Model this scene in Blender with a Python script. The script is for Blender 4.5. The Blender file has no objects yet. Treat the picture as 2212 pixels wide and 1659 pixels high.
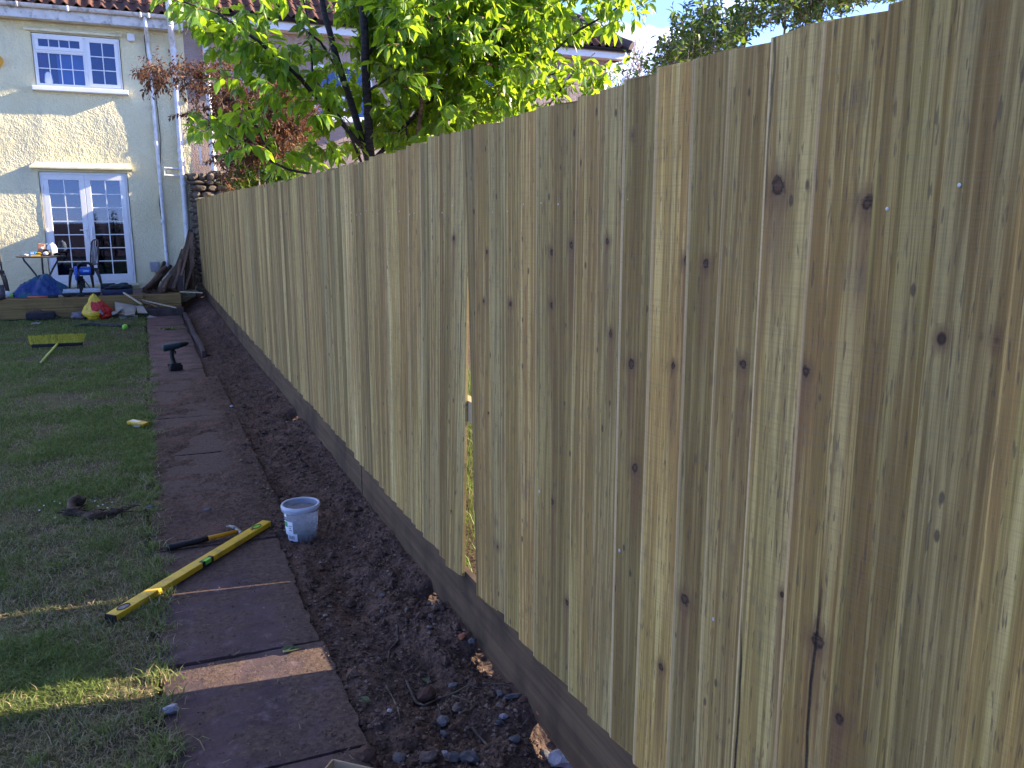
import bpy, bmesh, math, random
import numpy as np
from mathutils import Vector, Matrix, Quaternion, noise as mnoise

C = bpy.context.scene.collection
S = bpy.context.scene
RAD = math.radians

# ------------------------------------------------------------ camera
H = 1.69
YAW, PITCH, FL = RAD(23.627), RAD(11.302), 2515.0 / 3110.0
cd = bpy.data.cameras.new("camera"); cam = bpy.data.objects.new("camera", cd); C.objects.link(cam)
cam.location = (0, 0, H); cam.rotation_euler = (RAD(90) - PITCH, 0, -YAW)
cd.sensor_width = 36.0; cd.lens = 36.0 * FL; cd.clip_start = 0.05; cd.clip_end = 3000
S.camera = cam

# ------------------------------------------------------------ sky and sun
SUN_EL, SUN_AZ = RAD(22.3), RAD(6.5)
D = Vector((-math.cos(SUN_AZ) * math.cos(SUN_EL), math.sin(SUN_AZ) * math.cos(SUN_EL), -math.sin(SUN_EL)))
sl = bpy.data.lights.new("sun", 'SUN'); sun = bpy.data.objects.new("sun", sl); C.objects.link(sun)
sl.energy = 5.0; sl.angle = RAD(0.5); sl.color = (1.0, 0.84, 0.60)
sun.rotation_euler = D.to_track_quat('-Z', 'Y').to_euler(); sun.location = (20, -2, 12)
w = bpy.data.worlds.new("World"); S.world = w; w.use_nodes = True
wt = w.node_tree; wt.nodes.clear()
def wn(t, **k):
    n = wt.nodes.new(t)
    for a, b in k.items(): setattr(n, a, b)
    return n
sky = wn('ShaderNodeTexSky', sky_type='NISHITA', sun_disc=False, sun_elevation=SUN_EL, sun_rotation=RAD(90) + SUN_AZ,
         air_density=0.52, dust_density=0.0, ozone_density=3.0)
tc = wn('ShaderNodeTexCoord')
mp = wn('ShaderNodeMapping'); mp.inputs['Scale'].default_value = (1.0, 1.0, 2.2)
mp.inputs['Location'].default_value = (1.1, 0.1, 0.0)
nz = wn('ShaderNodeTexNoise'); nz.inputs['Scale'].default_value = 3.2; nz.inputs['Detail'].default_value = 7; nz.inputs['Roughness'].default_value = 0.55
rp = wn('ShaderNodeValToRGB'); rp.color_ramp.elements[0].position = 0.50; rp.color_ramp.elements[1].position = 0.63
mx = wn('ShaderNodeMix', data_type='RGBA'); mx.inputs[7].default_value = (9.5, 9.8, 10.6, 1)
mul = wn('ShaderNodeMath', operation='MULTIPLY'); mul.inputs[1].default_value = 0.85
bg = wn('ShaderNodeBackground'); bg.inputs['Strength'].default_value = 0.15
wo = wn('ShaderNodeOutputWorld')
L = wt.links.new
sxyz = wn('ShaderNodeSeparateXYZ'); L(tc.outputs['Generated'], sxyz.inputs[0])
cmk = wn('ShaderNodeMapRange'); cmk.inputs[1].default_value = 0.1; cmk.inputs[2].default_value = 0.5; L(sxyz.outputs[1], cmk.inputs[0])
cm2 = wn('ShaderNodeMath', operation='MULTIPLY'); L(cmk.outputs[0], cm2.inputs[0])
L(tc.outputs['Generated'], mp.inputs['Vector']); L(mp.outputs['Vector'], nz.inputs['Vector'])
L(nz.outputs['Fac'], rp.inputs['Fac']); L(rp.outputs['Color'], cm2.inputs[1]); L(cm2.outputs[0], mul.inputs[0]); L(mul.outputs[0], mx.inputs[0])
stn = wn('ShaderNodeMix', data_type='RGBA', blend_type='MULTIPLY'); stn.inputs[0].default_value = 1.0; stn.inputs[7].default_value = (0.90, 0.83, 1.0, 1)
L(sky.outputs['Color'], stn.inputs[6]); L(stn.outputs[2], mx.inputs[6]); L(mx.outputs[2], bg.inputs['Color']); L(bg.outputs[0], wo.inputs['Surface'])
S.view_settings.view_transform = 'Standard'; S.view_settings.look = 'None'
S.view_settings.gamma = 1.0; S.view_settings.exposure = 2.05; S.view_settings.use_curve_mapping = False
S.render.engine = 'CYCLES'
S.cycles.max_bounces = 8; S.cycles.transparent_max_bounces = 12

# ------------------------------------------------------------ helpers
rng = np.random.default_rng(7); random.seed(7)
_fw = np.array([math.sin(YAW) * math.cos(PITCH), math.cos(YAW) * math.cos(PITCH), -math.sin(PITCH)])
_rt = np.array([math.cos(YAW), -math.sin(YAW), 0.0]); _up = np.cross(_rt, _fw)
def ray(px, py):      # photo position (2212 x 1659 scale) to a viewing direction, used to measure where things stand
    return _rt * (px - 1106.0) - _up * (py - 829.5) + _fw * (FL * 2212.0)
def on_z(px, py, z=0.0):
    r = ray(px, py); p = r * ((z - H) / r[2]); return Vector((p[0], p[1], z))
def on_y(px, py, Y):
    r = ray(px, py); p = r * (Y / r[1]); return Vector((p[0], p[1], p[2] + H))

def on_x(px, py, X=1.1177):
    r = ray(px, py); p = r * (X / r[0]); return Vector((p[0], p[1], p[2] + H))
def sstep(a, b, x):
    t = np.clip((x - a) / (b - a), 0, 1); return t * t * (3 - 2 * t)
_tab = np.random.default_rng(3).random((256, 256))
def vnoise(x, y):
    x = np.asarray(x, float); y = np.asarray(y, float)
    xi = np.floor(x).astype(int); yi = np.floor(y).astype(int)
    fx = x - xi; fy = y - yi; fx = fx * fx * (3 - 2 * fx); fy = fy * fy * (3 - 2 * fy)
    g = lambda a, b: _tab[a & 255, b & 255]
    return (g(xi, yi) * (1 - fx) + g(xi + 1, yi) * fx) * (1 - fy) + (g(xi, yi + 1) * (1 - fx) + g(xi + 1, yi + 1) * fx) * fy
def fbm(x, y, o=4):
    s = 0; a = 0.5; t = 0
    for i in range(o):
        s = s + a * vnoise(x * 2 ** i + 17.3 * i, y * 2 ** i + 5.1 * i); t += a; a *= 0.55
    return s / t

def link_mesh(name, me, mat, parent=None, loc=None, smooth=False):
    o = bpy.data.objects.new(name, me); C.objects.link(o)
    if mat: me.materials.append(mat)
    if parent: o.parent = parent
    if loc is not None: o.location = loc
    if smooth: me.polygons.foreach_set('use_smooth', [True] * len(me.polygons))
    return o
def np_mesh(name, V, F4=None, F3=None, attrs=None, flat=True):
    me = bpy.data.meshes.new(name)
    V = np.asarray(V, np.float32); n4 = 0 if F4 is None else len(F4); n3 = 0 if F3 is None else len(F3)
    me.vertices.add(len(V)); me.vertices.foreach_set('co', V.ravel())
    parts = []; tot = []
    if n4: parts.append(np.asarray(F4, np.int32).ravel()); tot += [4] * n4
    if n3: parts.append(np.asarray(F3, np.int32).ravel()); tot += [3] * n3
    idx = np.concatenate(parts); tot = np.array(tot, np.int32); st = np.concatenate(([0], np.cumsum(tot)[:-1])).astype(np.int32)
    me.loops.add(len(idx)); me.loops.foreach_set('vertex_index', idx)
    me.polygons.add(len(tot)); me.polygons.foreach_set('loop_start', st); me.polygons.foreach_set('loop_total', tot)
    me.update(calc_edges=True); me.validate()
    if flat: me.polygons.foreach_set('use_smooth', [False] * len(me.polygons))
    for k, a in (attrs or {}).items():
        at = me.attributes.new(k, 'FLOAT', 'POINT'); at.data.foreach_set('value', np.asarray(a, np.float32))
    return me

class MB:                       # collects shapes into one mesh
    def __init__(s): s.v = []; s.f = []
    def add(s, vs, fs, M=None):
        b = len(s.v)
        for v in vs:
            v = Vector(v); s.v.append(M @ v if M is not None else v)
        for f in fs: s.f.append([b + i for i in f])
        return s
    def box(s, c, d, rot=None, bev=0.0):
        x, y, z = d[0] / 2, d[1] / 2, d[2] / 2
        M = Matrix.Translation(c)
        if rot is not None: M = M @ (rot.to_4x4() if not isinstance(rot, Quaternion) else rot.to_matrix().to_4x4())
        b = min(bev, x * .9, y * .9, z * .9)
        if b <= 0:
            vs = [(sx * x, sy * y, sz * z) for sz in (-1, 1) for sy in (-1, 1) for sx in (-1, 1)]
            fs = [(0, 2, 3, 1), (4, 5, 7, 6), (0, 1, 5, 4), (2, 6, 7, 3), (0, 4, 6, 2), (1, 3, 7, 5)]
            return s.add(vs, fs, M)
        bm = bmesh.new(); bmesh.ops.create_cube(bm, size=1.0)
        for v in bm.verts: v.co = Vector((v.co.x * 2 * x, v.co.y * 2 * y, v.co.z * 2 * z))
        bmesh.ops.bevel(bm, geom=list(bm.edges), offset=b, segments=2, affect='EDGES', profile=0.6)
        bm.verts.ensure_lookup_table(); bm.verts.index_update()
        s.add([v.co.copy() for v in bm.verts], [[v.index for v in f.verts] for f in bm.faces], M); bm.free(); return s
    def bar(s, a, b, wd, th, bev=0.0, up=(0, 0, 1)):
        a = Vector(a); b = Vector(b); d = b - a; z = d.normalized(); u = Vector(up)
        if abs(u.dot(z)) > 0.98: u = Vector((0, 1, 0))
        x = u.cross(z).normalized(); y = z.cross(x)
        R = Matrix((x, y, z)).transposed()
        return s.box((a + b) / 2, (wd, th, d.length), R, bev)
    def tube(s, pts, rad, n=8, caps=True):
        pts = [Vector(p) for p in pts]; m = len(pts)
        if not hasattr(rad, '__len__'): rad = [rad] * m
        vs = []; prev = None
        for i, p in enumerate(pts):
            t = (pts[min(i + 1, m - 1)] - pts[max(i - 1, 0)]).normalized()
            if prev is None:
                u = t.orthogonal().normalized()
            else:
                u = (prev - t * prev.dot(t))
                u = u.normalized() if u.length > 1e-6 else t.orthogonal().normalized()
            prev = u; v = t.cross(u)
            for k in range(n):
                a = 2 * math.pi * k / n; vs.append(p + (u * math.cos(a) + v * math.sin(a)) * rad[i])
        fs = [(i * n + k, i * n + (k + 1) % n, (i + 1) * n + (k + 1) % n, (i + 1) * n + k) for i in range(m - 1) for k in range(n)]
        if caps: fs += [list(range(n))[::-1], [(m - 1) * n + k for k in range(n)]]
        return s.add(vs, fs)
    def lathe(s, prof, n=24, M=None, closed=False):
        m = len(prof); vs = [(r * math.cos(2 * math.pi * k / n), r * math.sin(2 * math.pi * k / n), z) for r, z in prof for k in range(n)]
        rg = range(m if closed else m - 1)
        fs = [(i * n + k, i * n + (k + 1) % n, ((i + 1) % m) * n + (k + 1) % n, ((i + 1) % m) * n + k) for i in rg for k in range(n)]
        return s.add(vs, fs, M)
    def prism(s, poly, t, M=None):   # outline in local xy, thickness along z
        n = len(poly); vs = [(x, y, 0) for x, y in poly] + [(x, y, t) for x, y in poly]
        fs = [list(range(n))[::-1], list(range(n, 2 * n))] + [(i, (i + 1) % n, n + (i + 1) % n, n + i) for i in range(n)]
        return s.add(vs, fs, M)
    def blob(s, c, r, sub=2, amp=0.25, fr=1.5, seed=0, flat=0.0, M=None):
        bm = bmesh.new(); bmesh.ops.create_icosphere(bm, subdivisions=sub, radius=1.0)
        sd = Vector((seed * 3.7, seed * 1.3, seed * 2.1))
        vs = []
        for v in bm.verts:
            k = 1 + amp * 2 * (mnoise.noise(v.co * fr + sd)) + amp * .6 * mnoise.noise(v.co * fr * 2.7 + sd)
            p = Vector((v.co.x * r[0] * k, v.co.y * r[1] * k, v.co.z * r[2] * k))
            if flat and p.z < -r[2] * flat: p.z = -r[2] * flat
            p = (M @ p if M is not None else p) + Vector(c); vs.append(p)
        bm.verts.index_update()
        fs = [[v.index for v in f.verts] for f in bm.faces]; bm.free()
        return s.add(vs, fs)
    def build(s, name, mat, parent=None, smooth=False, loc=None, auto=False):
        me = bpy.data.meshes.new(name); me.from_pydata([tuple(v) for v in s.v], [], s.f); me.update()
        bm = bmesh.new(); bm.from_mesh(me); bmesh.ops.recalc_face_normals(bm, faces=bm.faces); bm.to_mesh(me); bm.free()
        o = link_mesh(name, me, mat, parent, loc, smooth)
        if auto:
            try:
                me.polygons.foreach_set('use_smooth', [True] * len(me.polygons)); me.set_sharp_from_angle(angle=RAD(35))
            except Exception: pass
        return o

def tag(o, label, cat, group=None, kind=None):
    o['label'] = label; o['category'] = cat
    if group: o['group'] = group
    if kind: o['kind'] = kind
    return o
def thing(name, label, cat, loc=(0, 0, 0), rz=0.0, group=None):
    o = bpy.data.objects.new(name, None); C.objects.link(o); o.location = loc; o.rotation_euler = (0, 0, rz)
    o.empty_display_size = 0.1
    return tag(o, label, cat, group)
def struct(o):
    o['kind'] = 'structure'; return o

# ------------------------------------------------------------ materials
class NT:
    def __init__(s, name):
        s.m = bpy.data.materials.new(name); s.m.use_nodes = True; s.t = s.m.node_tree; s.t.nodes.clear()
        s.out = s.n('ShaderNodeOutputMaterial')
    def n(s, t, **k):
        x = s.t.nodes.new(t)
        for a, b in k.items(): setattr(x, a, b)
        return x
    def put(s, node, i, v):
        if isinstance(v, bpy.types.NodeSocket): s.t.links.new(v, node.inputs[i])
        elif v is not None:
            try: node.inputs[i].default_value = v
            except Exception: node.inputs[i].default_value = tuple(v) + (1,)
    def math(s, op, a, b=0.0, c=None, clamp=False):
        x = s.n('ShaderNodeMath', operation=op, use_clamp=clamp); s.put(x, 0, a); s.put(x, 1, b)
        if c is not None: s.put(x, 2, c)
        return x.outputs[0]
    def mix(s, f, a, b, blend='MIX'):
        x = s.n('ShaderNodeMix', data_type='RGBA', blend_type=blend); s.put(x, 0, f)
        for i, v in ((6, a), (7, b)):
            if isinstance(v, (tuple, list)): v = tuple(v)[:3] + (1,)
            s.put(x, i, v)
        return x.outputs[2]
    def noise(s, vec, scale, detail=4, rough=0.55, dist=0.0, col=False):
        x = s.n('ShaderNodeTexNoise'); s.put(x, 'Vector', vec); s.put(x, 'Scale', scale); s.put(x, 'Detail', detail); s.put(x, 'Roughness', rough); s.put(x, 'Distortion', dist)
        return x.outputs['Color' if col else 'Fac']
    def vor(s, vec, scale, feat='F1', out='Distance', rand=1.0):
        x = s.n('ShaderNodeTexVoronoi', feature=feat); s.put(x, 'Vector', vec); s.put(x, 'Scale', scale); s.put(x, 'Randomness', rand); return x.outputs[out]
    def mapr(s, v, a, b, c=0.0, d=1.0, smooth=True):
        x = s.n('ShaderNodeMapRange', interpolation_type='SMOOTHSTEP' if smooth else 'LINEAR'); s.put(x, 0, v); s.put(x, 1, a); s.put(x, 2, b); s.put(x, 3, c); s.put(x, 4, d); return x.outputs[0]
    def ramp(s, f, stops):
        x = s.n('ShaderNodeValToRGB'); s.put(x, 0, f); e = x.color_ramp.elements
        while len(e) < len(stops): e.new(0.5)
        for i, (p, c) in enumerate(stops): e[i].position = p; e[i].color = tuple(c) + (1,)
        return x.outputs[0]
    def mapping(s, vec, scale=(1, 1, 1), loc=(0, 0, 0), rot=(0, 0, 0)):
        x = s.n('ShaderNodeMapping'); s.put(x, 0, vec); x.inputs['Scale'].default_value = scale; x.inputs['Location'].default_value = loc; x.inputs['Rotation'].default_value = rot; return x.outputs[0]
    def obj(s): return s.n('ShaderNodeTexCoord').outputs['Object']
    def pos(s): return s.n('ShaderNodeNewGeometry').outputs['Position']
    def attr(s, name, typ='GEOMETRY'): return s.n('ShaderNodeAttribute', attribute_name=name, attribute_type=typ)
    def bump(s, h, st=0.3, dist=0.01, nrm=None):
        x = s.n('ShaderNodeBump'); s.put(x, 'Height', h); s.put(x, 'Strength', st); s.put(x, 'Distance', dist); s.put(x, 'Normal', nrm); return x.outputs[0]
    def bsdf(s, col, rough=0.7, nrm=None, metal=0.0, spec=0.3, **k):
        x = s.n('ShaderNodeBsdfPrincipled')
        if isinstance(col, (tuple, list)): col = tuple(col)[:3] + (1,)
        s.put(x, 'Base Color', col); s.put(x, 'Roughness', rough); s.put(x, 'Metallic', metal); s.put(x, 'Specular IOR Level', spec); s.put(x, 'Normal', nrm)
        for a, b in k.items(): s.put(x, a.replace('_', ' '), b)
        return x.outputs[0]
    def done(s, sh):
        s.t.links.new(sh, s.out.inputs['Surface']); return s.m

def plain(name, col, rough=0.6, var=0.15, scale=12.0, metal=0.0, spec=0.35, bump=0.0, bscale=60.0, dirt=0.0):
    t = NT(name); p = t.obj()
    nv = t.noise(p, scale, 5, 0.6)
    c = t.mix(t.mapr(nv, 0.3, 0.7), [x * (1 - var) for x in col], [min(1, x * (1 + var)) for x in col])
    if dirt: c = t.mix(t.math('MULTIPLY', t.mapr(t.noise(p, scale * .6 + 3, 6, .65), 0.5, 0.68), dirt), c, (0.06, 0.045, 0.035))
    nr = t.bump(t.noise(p, bscale, 4), bump, 0.004) if bump else None
    rv = t.mapr(t.noise(p, scale * 2.3, 4), 0.3, 0.7, max(0.02, rough - .1), min(1, rough + .1))
    return t.done(t.bsdf(c, rv, nr, metal, spec))

def m_wood_boards():
    t = NT('treated_softwood')
    uv = t.n('ShaderNodeUVMap').outputs[0]
    sx = t.n('ShaderNodeSeparateXYZ'); t.put(sx, 0, uv); u, v = sx.outputs[0], sx.outputs[1]
    seed = t.attr('seed').outputs['Fac']; tint = t.attr('tint').outputs['Fac']; crk = t.attr('crack').outputs['Fac']
    def vec(a, b, c):
        x = t.n('ShaderNodeCombineXYZ'); t.put(x, 0, a); t.put(x, 1, b); t.put(x, 2, c); return x.outputs[0]
    M = t.math
    us = M('ADD', u, M('MULTIPLY', seed, 7.31)); vs = M('ADD', v, M('MULTIPLY', seed, 13.7)); s3 = M('MULTIPLY', seed, 5.9)
    # knots
    kv = vec(M('MULTIPLY', us, 13.5), M('MULTIPLY', vs, 9.5), s3)
    kd = t.vor(kv, 1.0); kc = t.n('ShaderNodeSeparateColor'); t.put(kc, 0, t.vor(kv, 1.0, out='Color'))
    on = M('MULTIPLY', t.math('GREATER_THAN', kc.outputs[0], 0.66), M('GREATER_THAN', t.noise(vec(M('MULTIPLY', seed, 3.0), M('MULTIPLY', vs, 3.4), 1.0), 1.0, 1), 0.60))
    ksz = t.mapr(kc.outputs[1], 0, 1, 0.04, 0.15, False)
    krel = M('ADD', M('DIVIDE', kd, ksz), M('MULTIPLY', M('SUBTRACT', 1.0, on), 9.0))
    for i in (1, 2, 3):        # knots seen on particular boards
        du = M('DIVIDE', M('SUBTRACT', u, t.attr('ku%d' % i).outputs['Fac']), t.attr('ks%d' % i).outputs['Fac'])
        dv = M('DIVIDE', M('SUBTRACT', v, t.attr('kv%d' % i).outputs['Fac']), M('MULTIPLY', t.attr('ks%d' % i).outputs['Fac'], 1.2))
        krel = M('MINIMUM', krel, M('SUBTRACT', M('ADD', M('SQRT', M('ADD', M('MULTIPLY', du, du), M('MULTIPLY', dv, dv))), M('MULTIPLY', t.noise(vec(M('MULTIPLY', us, 75.0), M('MULTIPLY', vs, 45.0), s3), 1.0, 4, .65), 1.1), 0.55)))
        below = M('SUBTRACT', t.attr('kv%d' % i).outputs['Fac'], v)
        sk = M('MULTIPLY', t.mapr(M('ABSOLUTE', du), 0.2, 1.5, 1, 0), M('MULTIPLY', t.mapr(below, -0.03, 0.03), t.mapr(below, 0.05, 0.34, 1, 0)))
        streak = sk if i == 1 else M('MAXIMUM', streak, sk)
    on = 1.0
    kmask = M('MULTIPLY', t.mapr(krel, 0.92, 1.22, 1, 0), on)
    kring = M('MULTIPLY', t.mapr(krel, 0.9, 3.2, 1, 0), on)
    # tiny pin knots
    kv2 = vec(M('MULTIPLY', us, 32.0), M('MULTIPLY', vs, 14.0), M('ADD', s3, 3.3))
    kc2 = t.n('ShaderNodeSeparateColor'); t.put(kc2, 0, t.vor(kv2, 1.0, out='Color'))
    kp = M('MULTIPLY', t.mapr(t.vor(kv2, 1.0), 0.10, 0.2, 1, 0), M('GREATER_THAN', kc2.outputs[0], 0.86))
    # growth rings seen on the sawn face: bands running up the board, bent round the knots
    warp = M('MULTIPLY', t.noise(vec(M('MULTIPLY', us, 5.0), M('MULTIPLY', vs, 0.75), s3), 1.0, 3), 12.0)
    ph = M('ADD', M('ADD', M('MULTIPLY', us, 330.0), M('MULTIPLY', warp, 1.6)), M('MULTIPLY', kring, 3.2))
    band = M('MULTIPLY_ADD', M('SINE', ph), 0.5, 0.5)
    band2 = t.noise(vec(M('MULTIPLY', us, 95.0), M('MULTIPLY', vs, 1.3), s3), 1.0, 5, 0.65)
    fine = t.noise(vec(M('MULTIPLY', us, 420.0), M('MULTIPLY', vs, 5.0), s3), 1.0, 4, 0.7)
    big = t.noise(vec(M('MULTIPLY', us, 14.0), M('MULTIPLY', vs, 0.9), M('ADD', s3, 1.7)), 1.0, 4, 0.6)
    pale = (0.345, 0.238, 0.118); green = (0.215, 0.158, 0.062); brown = (0.205, 0.106, 0.050); grey = (0.310, 0.226, 0.138); honey = (0.270, 0.155, 0.064)
    base = t.ramp(tint, [(0.0, green), (0.25, pale), (0.45, grey), (0.62, pale), (0.8, honey), (1.0, brown)])
    zone = t.noise(vec(M('MULTIPLY', us, 17.0), M('MULTIPLY', vs, 0.55), M('ADD', s3, 6.1)), 1.0, 3, 0.5, 0.3)
    heart = t.mix(t.mapr(t.noise(vec(s3, M('MULTIPLY', us, 9.0), 3.0), 1.0, 1), .4, .6), honey, brown)
    base = t.mix(M('MULTIPLY', t.mapr(zone, 0.515, 0.55), 0.72), base, heart)
    base = t.mix(M('MULTIPLY', t.mapr(zone, 0.43, 0.40), 0.55), base, (0.40, 0.295, 0.172))
    base = t.mix(M('MULTIPLY', t.mapr(big, 0.44, 0.60), 0.6), base, t.mix(t.mapr(t.noise(vec(M('MULTIPLY', us, 6.0), M('MULTIPLY', vs, 0.5), s3), 1.0, 2), .35, .65), green, brown))
    base = t.mix(M('MULTIPLY', t.mapr(band, 0.62, 0.98), M('MULTIPLY', 0.60, t.mapr(t.noise(vec(M('MULTIPLY', us, 9.0), M('MULTIPLY', vs, .6), M('ADD', s3, 9.0)), 1.0, 2), .35, .6))), base, t.mix(0.6, base, (0.22, 0.14, 0.08), 'MULTIPLY'))
    base = t.mix(t.mapr(band2, 0.48, 0.60, 0.0, 0.62), base, (0.175, 0.108, 0.050))
    base = t.mix(t.mapr(fine, 0.48, 0.64, 0.0, 0.52), base, (0.10, 0.072, 0.044))
    base = t.mix(M('MULTIPLY', t.mapr(band2, 0.50, 0.38, 0.0, 0.50), 1.0), base, (0.43, 0.315, 0.175))
    bval = t.mapr(M('FRACT', M('MULTIPLY', seed, 3.71)), 0, 1, 0.62, 1.36, False)
    bvc = t.n('ShaderNodeCombineXYZ'); [t.put(bvc, k_, M('MULTIPLY', bval, f_)) for k_, f_ in enumerate((1.22, 1.27, 0.88))]
    base = t.mix(1.0, base, bvc.outputs[0], 'MULTIPLY')
    flk = t.noise(vec(M('MULTIPLY', us, 170.0), M('MULTIPLY', vs, 16.0), M('ADD', s3, 8.0)), 1.0, 2)
    base = t.mix(t.mapr(flk, 0.61, 0.68, 0, 0.65), base, (0.085, 0.060, 0.040))
    base = t.mix(M('MULTIPLY', streak, 0.6), base, (0.150, 0.075, 0.036))
    # stain trailing below the knots, ring, knot
    trail = M('MULTIPLY', M('MULTIPLY', kring, kring), 0.7)
    base = t.mix(trail, base, (0.125, 0.068, 0.036))
    blot = t.noise(vec(M('MULTIPLY', us, 26.0), M('MULTIPLY', vs, 7.0), M('ADD', s3, 4.0)), 1.0, 5, 0.7)
    base = t.mix(t.mapr(blot, 0.56, 0.72, 0, 0.45), base, (0.13, 0.095, 0.060))
    kcol = t.mix(t.mapr(krel, 0.55, 0.95), t.mix(t.mapr(M('SINE', M('MULTIPLY', krel, 11.0)), -1, 1), (0.052, 0.026, 0.017), (0.090, 0.044, 0.027)), (0.020, 0.012, 0.009))
    base = t.mix(M('MULTIPLY', kmask, 0.92), base, kcol)
    base = t.mix(M('MULTIPLY', kp, 0.8), base, (0.06, 0.04, 0.028))
    # paler arris on some boards: sapwood, with the lit edge put into the colour
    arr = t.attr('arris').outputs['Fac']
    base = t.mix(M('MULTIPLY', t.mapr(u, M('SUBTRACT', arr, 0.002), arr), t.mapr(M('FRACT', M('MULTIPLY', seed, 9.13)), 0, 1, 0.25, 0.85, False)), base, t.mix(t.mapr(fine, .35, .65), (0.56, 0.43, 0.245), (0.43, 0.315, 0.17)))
    # drying split
    wob = M('MULTIPLY', M('SUBTRACT', t.noise(vec(seed, M('MULTIPLY', vs, 2.2), s3), 1.0, 3), 0.5), 0.05)
    dcr = M('ABSOLUTE', M('SUBTRACT', M('SUBTRACT', u, crk), wob))
    con = t.mapr(t.noise(vec(s3, M('MULTIPLY', vs, 1.0), 2.0), 1.0, 1), 0.45, 0.6)
    cm = M('MULTIPLY', t.mapr(dcr, 0.0012, 0.0048, 1, 0), con)
    base = t.mix(M('MULTIPLY', cm, 0.95), base, (0.02, 0.015, 0.012))
    # rough sawn marks across the board
    saw = t.noise(vec(M('MULTIPLY', us, 6.0), M('MULTIPLY', vs, 210.0), s3), 1.0, 2)
    base = t.mix(t.mapr(saw, 0.48, 0.66, 0, 0.20), base, (0.18, 0.14, 0.09))
    hgt = M('ADD', M('ADD', M('MULTIPLY', band2, 0.5), M('MULTIPLY', saw, 0.25)), M('SUBTRACT', M('MULTIPLY', fine, 0.4), M('MULTIPLY', M('ADD', cm, M('MULTIPLY', kmask, .3)), 1.2)))
    return t.done(t.bsdf(base, 0.78, t.bump(hgt, 0.7, 0.004), 0, 0.25))

def m_timber(name, c1, c2, c3, axis='Y', sc=1.0, rough=0.8):   # simple streaked timber along one axis
    t = NT(name); p = t.obj()
    s = {'X': (1.2, 40, 40), 'Y': (40, 1.2, 40), 'Z': (40, 40, 1.2)}[axis]
    g = t.noise(t.mapping(p, [k * sc for k in s]), 1.0, 6, 0.65)
    b = t.noise(p, 2.2 * sc, 5, 0.6)
    c = t.mix(t.mapr(g, 0.32, 0.68), c1, c2); c = t.mix(t.mapr(b, 0.45, 0.7, 0, 0.8), c, c3)
    return t.done(t.bsdf(c, rough, t.bump(g, 0.5, 0.004), 0, 0.2))

def m_soil():
    t = NT('dark_garden_soil'); p = t.pos()
    a = t.noise(p, 3.0, 6, 0.6); b = t.noise(p, 34, 8, 0.68); v = t.vor(p, 55.0)
    c = t.mix(t.mapr(b, 0.3, 0.7), (0.046, 0.030, 0.025), (0.135, 0.090, 0.072))
    c = t.mix(t.mapr(a, 0.45, 0.7, 0, 0.6), c, (0.165, 0.102, 0.078))
    c = t.mix(t.mapr(t.noise(p, 190, 3), 0.69, 0.76, 0, .7), c, (0.20, 0.155, 0.125))
    h = t.math('ADD', t.math('MULTIPLY', b, 1.0), t.math('MULTIPLY', v, -0.5))
    return t.done(t.bsdf(c, 0.95, t.bump(h, 0.9, 0.02), 0, 0.1))
def m_slab():
    t = NT('paving_concrete'); p = t.pos(); sp = t.n('ShaderNodeSeparateXYZ'); t.put(sp, 0, p); y = sp.outputs[1]; x = sp.outputs[0]
    g = t.noise(p, 110, 5, 0.7); m = t.noise(p, 5.5, 5, 0.6)
    rid = t.attr('rnd').outputs['Fac']
    c = t.mix(t.mapr(m, 0.35, 0.65), (0.052, 0.034, 0.040), (0.094, 0.062, 0.070))
    c = t.mix(t.mapr(t.noise(p, 13, 7, .68), 0.52, 0.70, 0, .75), c, (0.185, 0.135, 0.145))
    c = t.mix(t.math('MULTIPLY', rid, 0.45), c, (0.112, 0.070, 0.066))
    red = t.mapr(y, 8.2, 10.5)
    c = t.mix(t.math('MULTIPLY', red, 0.7), c, (0.195, 0.110, 0.098))
    c = t.mix(t.mapr(g, 0.4, 0.75, 0, 0.5), c, (0.040, 0.033, 0.033))
    # trodden soil on the slabs, thickest in the middle of the run and at the soil side
    amt = t.math('ADD', t.math('MULTIPLY', t.mapr(y, 3.5, 5.2), t.mapr(y, 8.9, 10.0, 0.34, 0.0)), t.mapr(x, 0.26, 0.56, 0.03, 0.17))
    d = t.math('ADD', t.noise(p, 4.5, 9, 0.66), amt)
    dm = t.mapr(d, 0.49, 0.64)
    sc = t.mix(t.mapr(t.noise(p, 45, 6, .7), .3, .7), (0.046, 0.030, 0.025), (0.135, 0.090, 0.072))
    c = t.mix(t.math('MULTIPLY', dm, 0.9), c, sc)
    c = t.mix(t.mapr(t.noise(p, 38, 7, .7), 0.56, 0.68, 0, .8), c, (0.036, 0.024, 0.021))
    c = t.mix(t.mapr(t.noise(p, 150, 3), 0.72, 0.78, 0, .6), c, (0.20, 0.175, 0.15))
    h = t.math('ADD', t.math('MULTIPLY', g, 0.3), t.math('MULTIPLY', dm, t.math('MULTIPLY', t.noise(p, 60, 6, .7), 1.0)))
    return t.done(t.bsdf(c, 0.88, t.bump(h, 0.7, 0.008), 0, 0.25))
def m_lawn():
    t = NT('lawn_turf'); p = t.pos()
    a = t.noise(p, 2.4, 5, 0.6); b = t.noise(p, 60, 6, 0.7)
    c = t.mix(t.mapr(b, 0.3, 0.7), (0.055, 0.052, 0.026), (0.16, 0.15, 0.072))
    c = t.mix(t.mapr(a, 0.46, 0.62, 0, 0.9), c, t.mix(t.mapr(b, .3, .7), (0.040, 0.030, 0.022), (0.135, 0.108, 0.072)))
    return t.done(t.bsdf(c, 0.95, t.bump(b, 0.9, 0.02), 0, 0.1))
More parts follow.
